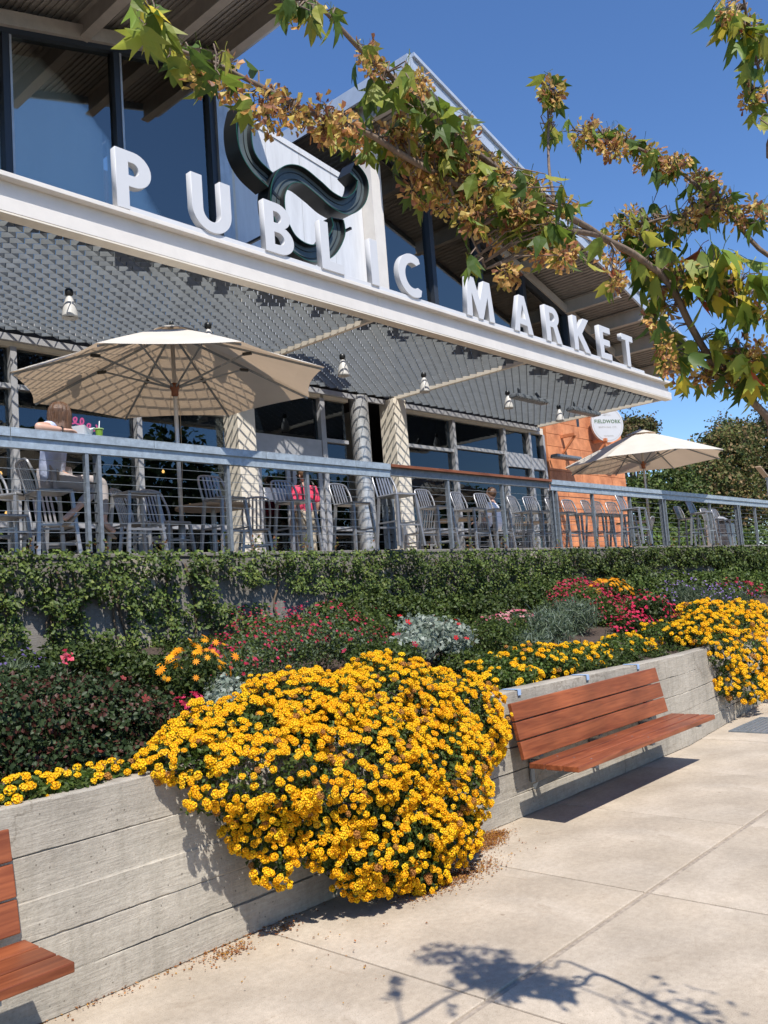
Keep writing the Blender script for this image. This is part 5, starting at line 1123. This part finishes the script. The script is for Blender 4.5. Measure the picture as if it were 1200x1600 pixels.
plant('rudbeckia', 'clump of orange yellow daisies behind the left end of the big lantana', 'flower clump', [blob(300, 1065, 4.9, 32, 34, .22), blob(318, 1045, 4.95, 25, 24, .2)], 1300, 0.035, G['dk'], flowers=(60, 0.050, [(0.85, 0.36, 0.01), (0.8, 0.28, 0.01)], 'daisy', 0.07), rmin=0.2)
plant('pink_flower_clump', 'little clump of bright pink flowers below the orange daisies', 'flower clump', [blob(298, 1105, 4.6, 18, 14, .1)], 400, 0.026, G['dk'], flowers=(40, 0.024, PK, 'star', 0.02), rmin=0.2)
plant('dusty_miller', 'small silver leaved shrub beside the orange daisies', 'silver shrub', [blob(352, 1082, 4.7, 26, 26, .2), blob(345, 1100, 4.6, 22, 18, .15)], 2000, 0.035, G['sil'], shape='lobed', rmin=0.2)
plant('dusty_miller', 'large silver white shrub behind the big lantana', 'silver shrub', [blob(655, 990, 5.4, 50, 28, .35), blob(690, 1000, 5.3, 42, 32, .35), blob(640, 1010, 5.2, 30, 22, .3)], 6000, 0.045, G['sil'], shape='lobed', flowers=(10, 0.05, [(0.5, 0.01, 0.02)], 'star', 0.03), rmin=0.2)
plant('shrub', 'dark green shrub between the salvia and the large silver shrub', 'shrub', [blob(590, 1000, 5.6, 40, 28, .3), blob(560, 975, 6.0, 35, 22, .3), blob(600, 1025, 5.0, 60, 22, .3)], 5000, 0.035, G['dk']+G['mid'], flowers=(10, 0.045, PK, 'star', 0.04))
plant('shrub', 'dark green shrub right of the large silver shrub', 'shrub', [blob(760, 1000, 5.5, 50, 32, .4), blob(730, 1035, 5.0, 45, 20, .3), blob(790, 985, 5.8, 40, 24, .3)], 6000, 0.035, G['dk']+G['mid'])
plant('yarrow', 'pale pink yarrow heads between the silver shrub and the grey lavender', 'flower clump', [blob(805, 972, 5.9, 28, 14, .2), blob(775, 978, 5.8, 20, 12, .2)], 900, 0.03, G['gry'], flowers=(120, 0.028, [(0.6, 0.14, 0.2), (0.65, 0.3, 0.32)], 'star', 0.03), rmin=0.2)
plant('lavender', 'soft grey green grassy clump above the right bench', 'grassy plant', [blob(850, 985, 5.6, 45, 32, .4), blob(890, 965, 5.9, 50, 30, .4), blob(830, 1010, 5.2, 40, 22, .3)], 7000, 0.09, G['gry']+G['sil'][1:2], shape='blade', rmin=0.3, tilt=1.0, droop=-1.0)
plant('salvia', 'red pink salvia mass above the right bench, left of the magenta roses', 'flowering bush', [blob(910, 945, 6.2, 50, 30, .4), blob(950, 965, 6.0, 50, 30, .4), blob(900, 935, 6.4, 35, 22, .3)], 8000, 0.035, G['mid'], flowers=(700, 0.027, PK, 'star', 0.05), rmin=0.3)
plant('rudbeckia', 'bright orange daisies high against the vine above the red pink salvia', 'flower clump', [blob(950, 925, 6.5, 28, 15, .25), blob(965, 932, 6.4, 22, 14, .2)], 900, 0.05, G['dk'], flowers=(75, 0.075, [(0.88, 0.38, 0.01), (0.8, 0.30, 0.01)], 'daisy', 0.05), rmin=0.2)
plant('rose_bush', 'magenta rose bush above the trailing lantana', 'rose bush', [blob(1010, 965, 5.6, 42, 34, .4), blob(990, 985, 5.4, 35, 22, .3)], 4500, 0.05, G['dk'], flowers=(330, 0.034, [(0.5, 0.012, 0.06), (0.62, 0.03, 0.1)], 'star', 0.03), rmin=0.3)
plant('lavender', 'purple flowered lavender at the right behind the roses', 'grassy plant', [blob(1070, 945, 6.2, 60, 28, .5), blob(1130, 945, 6.4, 50, 24, .5)], 7000, 0.10, G['gry'], shape='blade', flowers=(260, 0.035, [(0.16, 0.10, 0.30), (0.22, 0.15, 0.36)], 'leaf', 0.10), rmin=0.3, tilt=1.0, droop=-1.0)
plant('salvia', 'dark pink salvia against the vine at the far right', 'flowering bush', [blob(1150, 935, 6.6, 60, 24, .4), blob(1210, 950, 6.4, 50, 24, .4)], 5000, 0.05, G['dk']+G['mid'], flowers=(150, 0.045, PK, 'star', 0.05), rmin=0.3)
plant('ground_ivy', 'low dark ground foliage at the foot of the retaining wall on the left', 'ground cover', [blob(30, 1040, 6.2, 60, 22, .4), blob(120, 1030, 6.3, 60, 24, .4), blob(200, 1045, 6.1, 60, 24, .4), blob(260, 1060, 5.8, 40, 20, .3), blob(20, 1070, 5.8, 60, 20, .3)], 9000, 0.038, G['dk']+G['mid'][:1], material='ivy', aspect=0.4)
plant('lavender', 'thin purple lavender spikes at the left edge under the vine', 'grassy plant', [blob(20, 1050, 5.9, 35, 16, .2), blob(70, 1055, 5.9, 30, 12, .2)], 800, 0.07, G['gry'], shape='blade', flowers=(40, 0.022, [(0.10, 0.07, 0.20)], 'leaf', 0.05), rmin=0.3, droop=-1)

for k, (x0, yy, lab) in enumerate(((330, 1015, 'dark low shrub at the foot of the wall behind the left salvia'), (450, 985, 'dark low shrub at the foot of the wall behind the pink salvia'), (560, 952, 'dark low shrub at the wall foot left of the wall middle'), (680, 955, 'dark low shrub at the wall foot behind the large silver shrub'),
        (790, 945, 'dark low shrub at the wall foot behind the yarrow'), (880, 925, 'dark low shrub at the wall foot behind the red pink salvia'), (1030, 915, 'dark low shrub at the wall foot behind the magenta roses'), (1130, 912, 'dark low shrub at the wall foot near the right edge'), (1210, 915, 'dark low shrub at the wall foot cut by the right picture edge'))):
    plant('shrub', lab, 'shrub', [blob(x0+dx, yy+dy, 7.35-0.25*(k > 3), 46, 22, .4) for dx, dy in ((-35, 4), (15, -4), (55, 3))]+[blob(x0, yy+22, 6.5, 60, 18, .4)], 4200, 0.042+0.004*k, G['dk']+G['mid'], material='ivy', rmin=0.5, group='low shrubs at the foot of the retaining wall')
for k, (a0, b0, Y0, rx0, lab) in enumerate(((840, 1035, 4.9, 60, 'low green foliage behind the trailing lantana above the right bench'), (930, 1020, 5.1, 60, 'low green foliage between the grey lavender and the trailing lantana'), (1000, 1000, 5.4, 60, 'low green foliage in front of the magenta roses'), (1075, 985, 5.6, 60, 'low green foliage left of the far right lantana'), (900, 1040, 4.45, 70, 'green leaves on the wall top behind the middle of the right bench'), (1000, 1025, 4.5, 60, 'green leaves on the wall top behind the right end of the right bench'), (1130, 960, 6.2, 70, 'low green foliage behind the far right lantana'), (270, 1100, 5.2, 60, 'low dark foliage around the orange daisies'))):
    plant('ground_cover', lab, 'ground cover', [blob(a0+dx, b0+dy, Y0, rx0*0.6, 13, .32) for dx, dy in ((-40, 3), (0, 0), (40, -3))], 3200, 0.036, G['mid']+G['dk'], rmin=0.4, group='low foliage covering the planter soil', flowers=(0, 0.03, PK, 'star', 0.02) if False else None)
# climbing vine on the retaining wall: one plant per stretch, trained in bands
def vine(lab, rects, n_per=1.45, size=0.046):
    t = empty('climbing_vine', (0, 0, 0), label=lab, cat='vine', group='vines trained on the retaining wall'); Pp = []; Nn = []; st = MB()
    for (x0, x1, y0, y1) in rects:
        a = at_y(x0, (y0+y1)/2, 7.78); b = at_y(x1, (y0+y1)/2, 7.78); zt0 = at_y(x0, y0, 7.78)[2]; zb0 = at_y(x0, y1, 7.78)[2]; zt1 = at_y(x1, y0, 7.78)[2]; zb1 = at_y(x1, y1, 7.78)[2]
        area = abs(b[0]-a[0])*abs(zt0-zb0+zt1-zb1)/2; n = int(area*2600*n_per*(0.04/size)**1.2)
        u = rng.uniform(-0.02, 1.02, n); v = rng.uniform(-0.08, 1.08, n); X = a[0]+(b[0]-a[0])*u; top = zt0+(zt1-zt0)*u; bot = zb0+(zb1-zb0)*u
        wob = np.array([mnoise.noise((x*3.5, y0*0.1, 0))*0.07+mnoise.noise((x*11, y0*0.1, 5))*0.035 for x in X]); Z = bot+(top-bot)*v
        ok = (Z < top+0.02) & (Z > bot+wob*1.3+rng.uniform(-0.02, 0.02, n)); pn = np.array([mnoise.noise((x*4, z_*5, 2)) for x, z_ in zip(X, Z)]); ok &= (pn > -0.30) | (rng.random(n) < 0.3)
        X, Z, pn = X[ok], Z[ok], pn[ok]; dep = 0.07+0.26*np.clip(0.5+pn*1.4, 0, 1); Y = 7.835-dep*rng.uniform(0.25, 1.0, len(X))
        Z = np.minimum(Z, 2.40+0.05*np.clip(pn, 0, 1)+0.02)
        Pp.append(np.stack([X, Y, Z], 1)); Nn.append(np.stack([rng.normal(0, .25, len(X)), -np.ones(len(X)), 0.75*np.ones(len(X))], 1))
        for k in range(max(1, int(area*1.5))):
            xx = random.uniform(a[0], b[0]); st.tube(smooth_path([(xx+0.1, 7.82, 1.35), (xx+random.uniform(-.1, .2), 7.815, 1.75), (xx+random.uniform(-.15, .1), 7.81, 2.0), (xx, 7.80, 2.28)], 3), [0.013]*9+[0.010], 5)
    Pp = np.vstack(Pp); Nn = np.vstack(Nn); o = cloud('foliage', Pp, Nn, size, pal(len(Pp), G['dk']+G['mid']+[(0.15, 0.18, 0.04)], [2, 3, 3, 3, 3, 2, 1.5]), M_['ivy'], t, aspect=0.36, tilt=0.55); o['kind'] = 'stuff'
    st.build('stem', M_['stem'], t, smooth=True)['kind'] = 'stuff'
    # young shoots rising past the coping
    P2 = []; 
    for k in range(5):
        x0_ = random.uniform(Pp[:, 0].min(), Pp[:, 0].max()); h = random.uniform(0.08, 0.22)
        for j in range(9): P2.append((x0_+random.gauss(0, .02)+0.03*j*0.2, 7.71+random.gauss(0, .015), 2.40+h*j/9))
    o = cloud('shoot', np.array(P2), np.tile([0, -1, 0.5], (len(P2), 1)), size*0.9, pal(len(P2), [(0.16, 0.16, 0.04), (0.22, 0.10, 0.04), (0.10, 0.14, 0.03)]), M_['leaf'], t, aspect=0.3); o['kind'] = 'stuff'
vine('vine mass at the left end of the retaining wall with bare concrete patches', [(-40, 130, 866, 958), (-40, 35, 950, 1030), (75, 130, 950, 985), (70, 160, 990, 1045)])
vine('vine left of the bare pilaster under the big umbrella', [(130, 272, 866, 948), (200, 272, 940, 1000), (150, 270, 1000, 1050)])
vine('vine with a long low arm right of the bare pilaster', [(288, 440, 866, 915), (300, 330, 905, 950), (270, 425, 948, 982)])
vine('vine under the pink shirted man with bare stems below', [(440, 560, 865, 925), (540, 600, 920, 945)], size=0.042)
vine('dense vine block in the middle of the retaining wall', [(560, 730, 864, 935), (620, 720, 930, 965), (700, 735, 930, 950)], size=0.045)
vine('dense vine below the wood topped counter', [(730, 880, 862, 930), (745, 860, 925, 962)], size=0.048)
vine('thin vine band below the orange tiled wall', [(880, 1010, 860, 895), (930, 1000, 890, 925)], size=0.055)
vine('farthest vine reaching the right picture edge', [(1010, 1120, 858, 885), (1060, 1230, 895, 940), (1120, 1235, 856, 900)], size=0.065)

# ---------------------------------------------------------------- trees and hedge beyond the terrace
def far_tree(lab, B, n, size, cols, trunk, name='evergreen_tree', cat='tree'):
    t = empty(name, (0, 0, 0), label=lab, cat=cat, group='trees beyond the terrace')
    P_, N_2 = blobs_sample(B, n, 0.72, lambda P: P[:, 2] > 0.1, 0.48); o = cloud('crown', P_, N_2, size, pal(len(P_), cols, jit=0.3), M_['far'], t, aspect=0.4, tilt=0.9); o['kind'] = 'stuff'
    x, y, h = trunk; MB().tube([(x, y, 0), (x+0.1, y, h*0.5), (x, y+0.1, h)], [0.28, 0.22, 0.12], 10).build('trunk', M_['bark'], t, smooth=True)
    mb = MB()
    for b in B: mb.tube([(x, y, h*0.6), ((x+b[0])/2, (y+b[1])/2, (h*0.6+b[2])/2), b[:3]], [0.12, 0.08, 0.04], 6)
    mb.build('limb', M_['bark'], t, smooth=True)
FC = G['far']
def fb(l): return [blob(a, b, Y, rx, rz, ry) for a, b, Y, rx, rz, ry in l]
def tr(B): c = np.array(B); return (float(c[:, 0].mean()), float(c[:, 1].mean()), float(c[:, 2].mean()))
for lab, L_, n, sz, cols in (('broad brown tipped tree at the far right beyond the railing', [(1130, 725, 19, 55, 55, 1.8), (1100, 760, 18, 45, 45, 1.6), (1150, 690, 20, 40, 32, 1.5), (1080, 720, 19, 30, 25, 1.2), (1140, 790, 18, 60, 45, 1.8)], 26000, 0.20, FC),
        ('tall brown green tree cut by the right picture edge', [(1200, 700, 20, 45, 50, 1.8), (1215, 760, 19, 50, 60, 1.8)], 14000, 0.20, FC),
        ('green tree right behind the far umbrella pole', [(1045, 775, 16, 45, 45, 1.5), (1000, 790, 16, 35, 45, 1.4), (1060, 830, 15.5, 50, 35, 1.3)], 15000, 0.15, G['mid']+FC[:1]),
        ('reddish tree top showing above the round sign and umbrella', [(985, 680, 21, 28, 28, 1.5), (1000, 668, 21, 16, 14, 1.0), (965, 700, 21, 30, 30, 1.5)], 8000, 0.16, [FC[1], FC[2], FC[0]])):
    B = fb(L_); far_tree(lab, B, n, sz, cols, tr(B))
hg = fb([(x, 850-8*((x//40) % 2), 13.2, 34, 32, 0.8) for x in range(970, 1230, 36)])
hg = [(b[0], b[1], 2.1, b[3], b[4], 1.6) for b in hg]
t = empty('hedge', (0, 0, 0), label='bright green clipped hedge behind the stools at the right end', cat='hedge')
P_, N_2 = blobs_sample(hg, 22000, 0.8, lambda P: P[:, 2] > 0.1, 0.15); o = cloud('foliage', P_, N_2, 0.13, pal(len(P_), G['mid']+G['dk']+[G['lim'][0]]), M_['far'], t, aspect=0.4); o['kind'] = 'stuff'
p = at_y(1190, 738, 9.0); tb = empty('tilted_lamp_arm', tuple(p), label='short tan metal bar tilted at the right picture edge above the railing', cat='lamp arm')
MB().bar((-0.28, 0, 0.16), (0.35, 0, -0.12), 0.16, 0.05).build('bar', M_['tan'], tb, bevel=0.01); MB().bar((0.4, 0, -1.1), (0.4, 0, -0.12), 0.04, 0.04).build('bar_post', M_['galvd'], tb)
# trees across the path, seen mirrored in the windows
for i, (x, y, h, r_) in enumerate(((18, -14, 11.5, 3.4), (25, -15, 12.0, 3.8), (33, -15, 9.5, 3.6), (40, -18, 9.5, 3.8), (54, -18, 9.0, 4.0))):
    B = [(x+dx*r_, y+dy*r_, h*0.55+dz*r_, r_*0.62, r_*0.62, r_*0.6) for dx, dy, dz in ((-.5, 0, 0), (.5, 0, .1), (0, -.4, -.2), (0, .3, .6), (.1, 0, .25), (-.3, .2, -.6), (.4, -.1, -.7))]
    t = empty('park_tree', (0, 0, 0), label=['first', 'second', 'third', 'fourth', 'fifth'][i]+' leafy tree from the left across the path, mirrored in the windows', cat='tree', group='trees across the path')
    P_, N_2 = blobs_sample(B, 5000, 0.7, None, 0.3); o = cloud('crown', P_, N_2, 0.42, pal(len(P_), G['mid']+G['dk']), M_['far'], t, aspect=0.4, tilt=0.9); o['kind'] = 'stuff'
    MB().tube([(x, y, 0), (x+0.1, y, h*0.3), (x, y, h*0.65)], [0.3, 0.25, 0.12], 10).build('trunk', M_['bark'], t, smooth=True)

# ---------------------------------------------------------------- the maple whose branches hang into the view
mp_ = empty('maple_tree', (2.2, -0.9, 0), label='trident maple with brown seed clusters reaching across the top of the view', cat='tree')
org = Vector((2.2, -0.9, 0))
T = lambda x, y, t: Vector(at_t(x, y, t))-org
MB().tube(smooth_path([(0, 0, -0.02), (0.02, 0.01, 0.7), (-0.02, 0.02, 1.5), (0.01, 0, 2.2), (0.0, 0.05, 2.9), (0.05, 0, 3.5)], 5), [0.075-0.0019*i for i in range(26)], 12).build('trunk', M_['bark'], mp_, smooth=True)
fork = Vector((0.0, 0.03, 1.75))
BR = [
    ([fork, T(1290, 700, 2.9), T(1200, 650, 2.8), T(1110, 560, 2.7), T(1030, 425, 2.6), T(935, 368, 2.4), T(860, 318, 2.22), T(780, 265, 2.08), T(700, 205, 1.98), T(635, 140, 1.93), T(560, 72, 1.88), T(490, 10, 1.86), T(440, -30, 1.85)], 0.014, 0.0035),
    ([T(935, 368, 2.4), T(840, 345, 2.2), T(740, 300, 2.02), T(640, 245, 1.94), T(560, 200, 1.90), T(470, 170, 1.88), T(390, 130, 1.86), T(330, 95, 1.85), T(250, 60, 1.84), T(225, -10, 1.83)], 0.009, 0.003),
    ([Vector((0.01, 0.0, 2.1)), T(1300, 420, 2.85), T(1200, 400, 2.82), T(1140, 330, 2.8), T(1060, 270, 2.8), T(980, 225, 2.82), T(900, 205, 2.85)], 0.010, 0.003),
    ([Vector((0.0, 0.02, 2.5)), T(1290, 250, 2.7), T(1208, 180, 2.7), T(1178, 80, 2.7), T(1160, -20, 2.7)], 0.006, 0.003),
    ([T(1110, 560, 2.7), T(1070, 545, 2.65), T(1040, 560, 2.6)], 0.005, 0.002), ([T(1200, 650, 2.8), T(1150, 600, 2.75), T(1110, 590, 2.7)], 0.005, 0.002),
    ([T(868, 320, 2.24), T(862, 240, 2.4), T(852, 130, 2.5)], 0.005, 0.002), ([T(700, 280, 1.98), T(730, 350, 1.96), T(760, 420, 1.96)], 0.004, 0.002),
    ([T(1060, 450, 2.62), T(1000, 360, 2.65), T(1060, 335, 2.7), T(1140, 330, 2.8)], 0.005, 0.002), ([T(1060, 450, 2.62), T(1110, 430, 2.66), T(1180, 450, 2.7)], 0.005, 0.002),
    # branch outside the frame that throws more leaf shadow on the pavement
    ([Vector((0.0, 0.03, 2.2)), (0.15, 0.7, 2.5), (0.35, 1.2, 2.6)], 0.010, 0.003)]
for pth, r0, r1 in BR:
    sp = smooth_path(pth, 5); k = len(sp)
    sp = [p+Vector((mnoise.noise(p*6), mnoise.noise(p*6+Vector((5, 0, 0))), mnoise.noise(p*6+Vector((0, 5, 0)))))*0.012 for p in sp]
    MB().tube(sp, [r0+(r1-r0)*(i/(k-1))**0.8 for i in range(k)], 8).build('branch', M_['bark'], mp_, smooth=True)
def leaf_mesh(v):
    rr = random.Random(v); mb = MB(); w = rr.uniform(0.85, 1.15); dr = rr.uniform(0.10, 0.45); cup = rr.uniform(0.15, 0.75); yel = [0.0, 0.15, 0.5, 0.1, 0.8, 0.25, 0.05, 1.0][v % 8]
    mid = [(0, 0), (0.22, 0), (0.42, 0), (0.66, 0), (1.06, 0)]; side = [(0.04, 0.07), (0.20, 0.22), (0.40, 0.28), (0.80, 0.42*w), (0.62, 0.19), (0.84, 0.11)]
    def zf(x, y): return -dr*x*x+cup*abs(y)-0.25*y*y+0.02*math.sin(x*9+y*7)
    V = [(x, 0, zf(x, 0)) for x, y in mid]
    for s in (1, -1): V += [(x+(rr.uniform(-.04, .04) if i > 1 else 0), s*y, zf(x, y)) for i, (x, y) in enumerate(side)]
    F = []
    for b, fl in ((5, False), (11, True)):
        for f in [(0, 1, b+1, b), (1, 2, b+2, b+1), (2, 3, b+4, b+2), (b+2, b+4, b+3), (3, 4, b+5), (3, b+5, b+4)]: F.append(f[::-1] if fl else f)
    mb.v = V; mb.f = F; mb.tube([(0, 0, 0), (-0.22, 0.0, 0.03), (-0.45, 0.03, 0.12)], [0.012, 0.011, 0.014], 4)
    me = mb.mesh('leaf', M_['leaf']); g0 = np.array([(0.20, 0.29, 0.04), (0.12, 0.20, 0.03), (0.32, 0.39, 0.06), (0.09, 0.16, 0.028), (0.42, 0.43, 0.07), (0.20, 0.28, 0.045), (0.08, 0.14, 0.025), (0.66, 0.54, 0.05)][v % 8]); e = np.array((0.42, 0.30, 0.04)) if v != 5 else np.array((0.45, 0.08, 0.03))
    c = []
    for p in me.vertices:
        t = min(1, (abs(p.co.y)*1.2+max(0, p.co.x-0.6)*0.8))*yel; c.append(g0*(1-t)+e*t)
    tintmesh(me, np.array(c)); me.shade_smooth(); return me
LV = [leaf_mesh(i) for i in range(8)]
red = leaf_mesh(5); tintc = red.attributes['tint']; tintc.data.foreach_set('color', np.tile(np.array([0.45, 0.10, 0.03, 1], np.float32), len(red.vertices))); LV2 = LV+[red]
def seed_mesh(v):
    r_ = np.random.default_rng(v); n = 46; d = r_.normal(0, 1, (n, 3)); d[:, 2] -= 0.3; d /= np.linalg.norm(d, axis=1, keepdims=True)
    mb = MB(); cols = []
    pc = [(0.58, 0.34, 0.11), (0.48, 0.24, 0.09), (0.66, 0.44, 0.16), (0.48, 0.38, 0.08), (0.30, 0.13, 0.07), (0.58, 0.43, 0.12)]
    for i in range(n):
        c = Vector(d[i])*float(r_.uniform(0.25, 1.0)); dd = (Vector(d[i])+Vector(r_.normal(0, .6, 3))).normalized(); u = dd.cross(Vector(r_.normal(0, 1, 3))).normalized(); w = dd.cross(u); L_ = float(r_.uniform(0.42, 0.68)); k = len(mb.v)
        mb.v += [c, c+dd*L_*0.35+u*0.10+w*0.03, c+dd*L_*0.8+u*0.27, c+dd*L_*1.05+u*0.04, c+dd*L_*0.75-u*0.07, c+dd*L_*0.3-u*0.07-w*0.03]; mb.f += [(k, k+1, k+2, k+5), (k+5, k+2, k+3, k+4)]
        cc = np.array(pc[int(r_.integers(len(pc)))])*float(r_.uniform(.8, 1.2)); cols += [tuple(cc)]*6
    k0 = len(mb.v)
    for i in range(0, n, 3): mb.tube([(0, 0, 0.5), tuple(Vector(d[i])*0.5)], 0.018, 3, False)
    cols += [(0.16, 0.10, 0.05)]*(len(mb.v)-k0); me = mb.mesh('seed_cluster', M_['leaf']); tintmesh(me, np.array(cols)); return me
SD = [seed_mesh(i) for i in range(7)]
REG = [([(225, 0), (235, 50), (300, 88), (350, 110)], 30, 32, 4, 1.85, 1.0), ([(360, 120), (430, 160), (500, 180), (570, 210)], 32, 12, 34, 1.89, .9), ([(430, 0), (480, 12), (530, 30)], 18, 14, 3, 1.86, .8), ([(555, 70), (640, 135), (715, 200)], 38, 30, 16, 1.93, .95),
       ([(600, 200), (700, 250), (800, 310), (900, 370)], 58, 95, 95, 2.04, .92), ([(650, 280), (720, 320), (790, 350), (880, 385)], 36, 24, 42, 2.02, .85), ([(800, 425), (790, 410)], 12, 0, 5, 1.98, 1.0), ([(735, 395), (740, 410)], 8, 4, 1, 1.95, .8), ([(850, 120), (858, 150), (860, 215)], 15, 14, 4, 2.5, .85),
       ([(890, 205), (960, 212), (1040, 250), (1130, 300)], 25, 46, 34, 2.83, .90), ([(960, 360), (1040, 335), (1120, 320), (1200, 330)], 30, 46, 26, 2.75, .98), ([(990, 400), (1060, 420), (1130, 430), (1210, 470)], 54, 74, 10, 2.66, 1.45), ([(1030, 480), (1050, 540), (1060, 575)], 22, 15, 8, 2.64, 1.35),
       ([(1110, 540), (1160, 560), (1210, 580)], 40, 36, 12, 2.72, 1.2), ([(1125, 0), (1160, 40), (1190, 85)], 28, 30, 4, 2.7, 1.1), ([(1165, 110), (1185, 190)], 12, 8, 4, 2.7, .9), ([(945, 430), (965, 440)], 9, 3, 3, 2.45, 1.0), ([(1060, 590), (1150, 600), (1200, 610)], 13, 20, 6, 2.75, 1.0)]
leaves = []; seeds = []
def clipg(s_): return max(-1.5*s_, min(1.5*s_, random.gauss(0, s_)))
def along(pl):
    s = random.random()*(len(pl)-1); i = int(s); f = s-i; i = min(i, len(pl)-2); return (pl[i][0]+(pl[i+1][0]-pl[i][0])*f, pl[i][1]+(pl[i+1][1]-pl[i][1])*f)
for pl, w, nl, ns_, t, ls_ in REG:
    nl = int(nl*1.7)
    for k in range(nl):
        x, y = along(pl); leaves.append((T(x+clipg(w*0.5), y+clipg(w*0.5), t+random.uniform(-.10, .10)), ls_))
    for k in range(int(ns_*(0.5 if t < 2.3 else 0.7))):
        x, y = along(pl); seeds.append((T(x+clipg(w*0.48), y+clipg(w*0.48)+4, t+random.uniform(-.10, .10)), min(1.1, ls_)))
for pth, w, n in (([(0.15, 0.7, 2.5), (0.35, 1.3, 2.62), (0.42, 1.75, 2.7)], 0.12, 0), ([(0.15, 0.7, 2.5), (0.35, 1.2, 2.6)], 0.12, 130)):
    for k in range(n):
        s = random.random()*(len(pth)-1); i = min(int(s), len(pth)-2); p = Vector(pth[i]).lerp(Vector(pth[i+1]), s-i); leaves.append((p+Vector((random.gauss(0, w), random.gauss(0, w), random.gauss(0, w*0.7))), -1.0))
def leaf_rot():
    d = Vector((random.gauss(0, .55), random.gauss(0, .55), -1)).normalized(); q = d.to_track_quat('X', 'Z'); return (q.to_matrix() @ Matrix.Rotation(random.uniform(0, 6.28), 3, 'X'))
vis = [l for l in leaves if l[1] > 0]; random.shuffle(vis); vis.sort(key=lambda l: -l[1]); rest = vis[300:]+[l for l in leaves if l[1] < 0]; vis = vis[:300]
for i, (p, s) in enumerate(vis):
    me = LV2[8] if i % 37 == 5 else LV[(i*5+i//8) % 8]; link('leaf', me, mp_, p, leaf_rot().to_euler(), 0.056*abs(s)*random.uniform(0.65, 1.2))
LVd = []
V = []; F = []; Cc = []; n0 = 0
for i, (p, s) in enumerate(rest):
    me = LV[(i*3) % 7]; M3 = leaf_rot(); sc = 0.058*abs(s)*random.uniform(0.6, 1.15); cc = np.zeros(len(me.vertices)*4, np.float32); me.attributes['tint'].data.foreach_get('color', cc)
    V += [tuple(M3 @ v.co*sc+p) for v in me.vertices]; F += [tuple(a+n0 for a in f.vertices) for f in me.polygons]; Cc.append(cc); n0 += len(me.vertices)
me = bpy.data.meshes.new('leaves'); me.from_pydata(V, [], F); at = me.attributes.new('tint', 'FLOAT_COLOR', 'POINT'); at.data.foreach_set('color', np.concatenate(Cc)); me.materials.append(M_['leaf']); o = link('leaves', me, mp_); o['kind'] = 'stuff'
for i, (p, s) in enumerate(seeds[:300]):
    link('seed_cluster', SD[i % 7], mp_, p, (random.uniform(-.5, .5), random.uniform(-.5, .5), random.uniform(0, 6.28)), 0.033*s*random.uniform(0.7, 1.25))
# twigs from the branches to every leaf group
bp_ = []
for pth, a, b in BR: bp_ += smooth_path(pth, 5)
tw_ = MB()
for p, s in [*vis, *seeds, *rest]:
    q = min(bp_, key=lambda b: (b-p).length_squared)
    if (q-p).length < 0.24: tw_.tube([q, q.lerp(p, 0.5)+Vector((random.gauss(0, .01), random.gauss(0, .01), 0.012)), p], [0.0022, 0.0016, 0.0010], 4, False)
o = tw_.build('twigs', M_['bark'], mp_); o['kind'] = 'stuff'

# ---------------------------------------------------------------- dry litter at the foot of the wall
P_ = []
for px, py, sx, sy, n in ((745, 1325, 0.14, 0.06, 1500), (712, 1372, 0.20, 0.07, 1500), (770, 1307, 0.07, 0.04, 900), (365, 1487, 0.07, 0.04, 160), (330, 1500, 0.12, 0.06, 80), (445, 1452, 0.05, 0.03, 90), (415, 1452, 0.3, 0.05, 120), (200, 1545, 0.35, 0.03, 60), (150, 1570, 0.3, 0.02, 40), (500, 1490, 0.3, 0.25, 40), (780, 1330, 0.3, 0.2, 40), (1180, 1110, 0.5, 0.2, 160)):
    c = at_z(px, py, 0); q = rng.normal(0, 1, (n, 2)); P_.append(np.stack([c[0]+q[:, 0]*sx, np.minimum(c[1]+q[:, 1]*sy, YW-0.01+np.maximum(0, 0.1*(c[0]-8.8))), 0.006+rng.uniform(0, 0.006, n)], 1))
for k in range(9): pass
P_ = np.vstack(P_); o = cloud('leaf_litter', P_, np.tile([0, 0, 1.0], (len(P_), 1)), 0.013, pal(len(P_), [(0.34, 0.13, 0.04), (0.42, 0.20, 0.07), (0.25, 0.10, 0.04), (0.5, 0.26, 0.04)], jit=0.3), M_['leaf'], None, aspect=0.4, tilt=0.3); tag(o, kind='stuff')
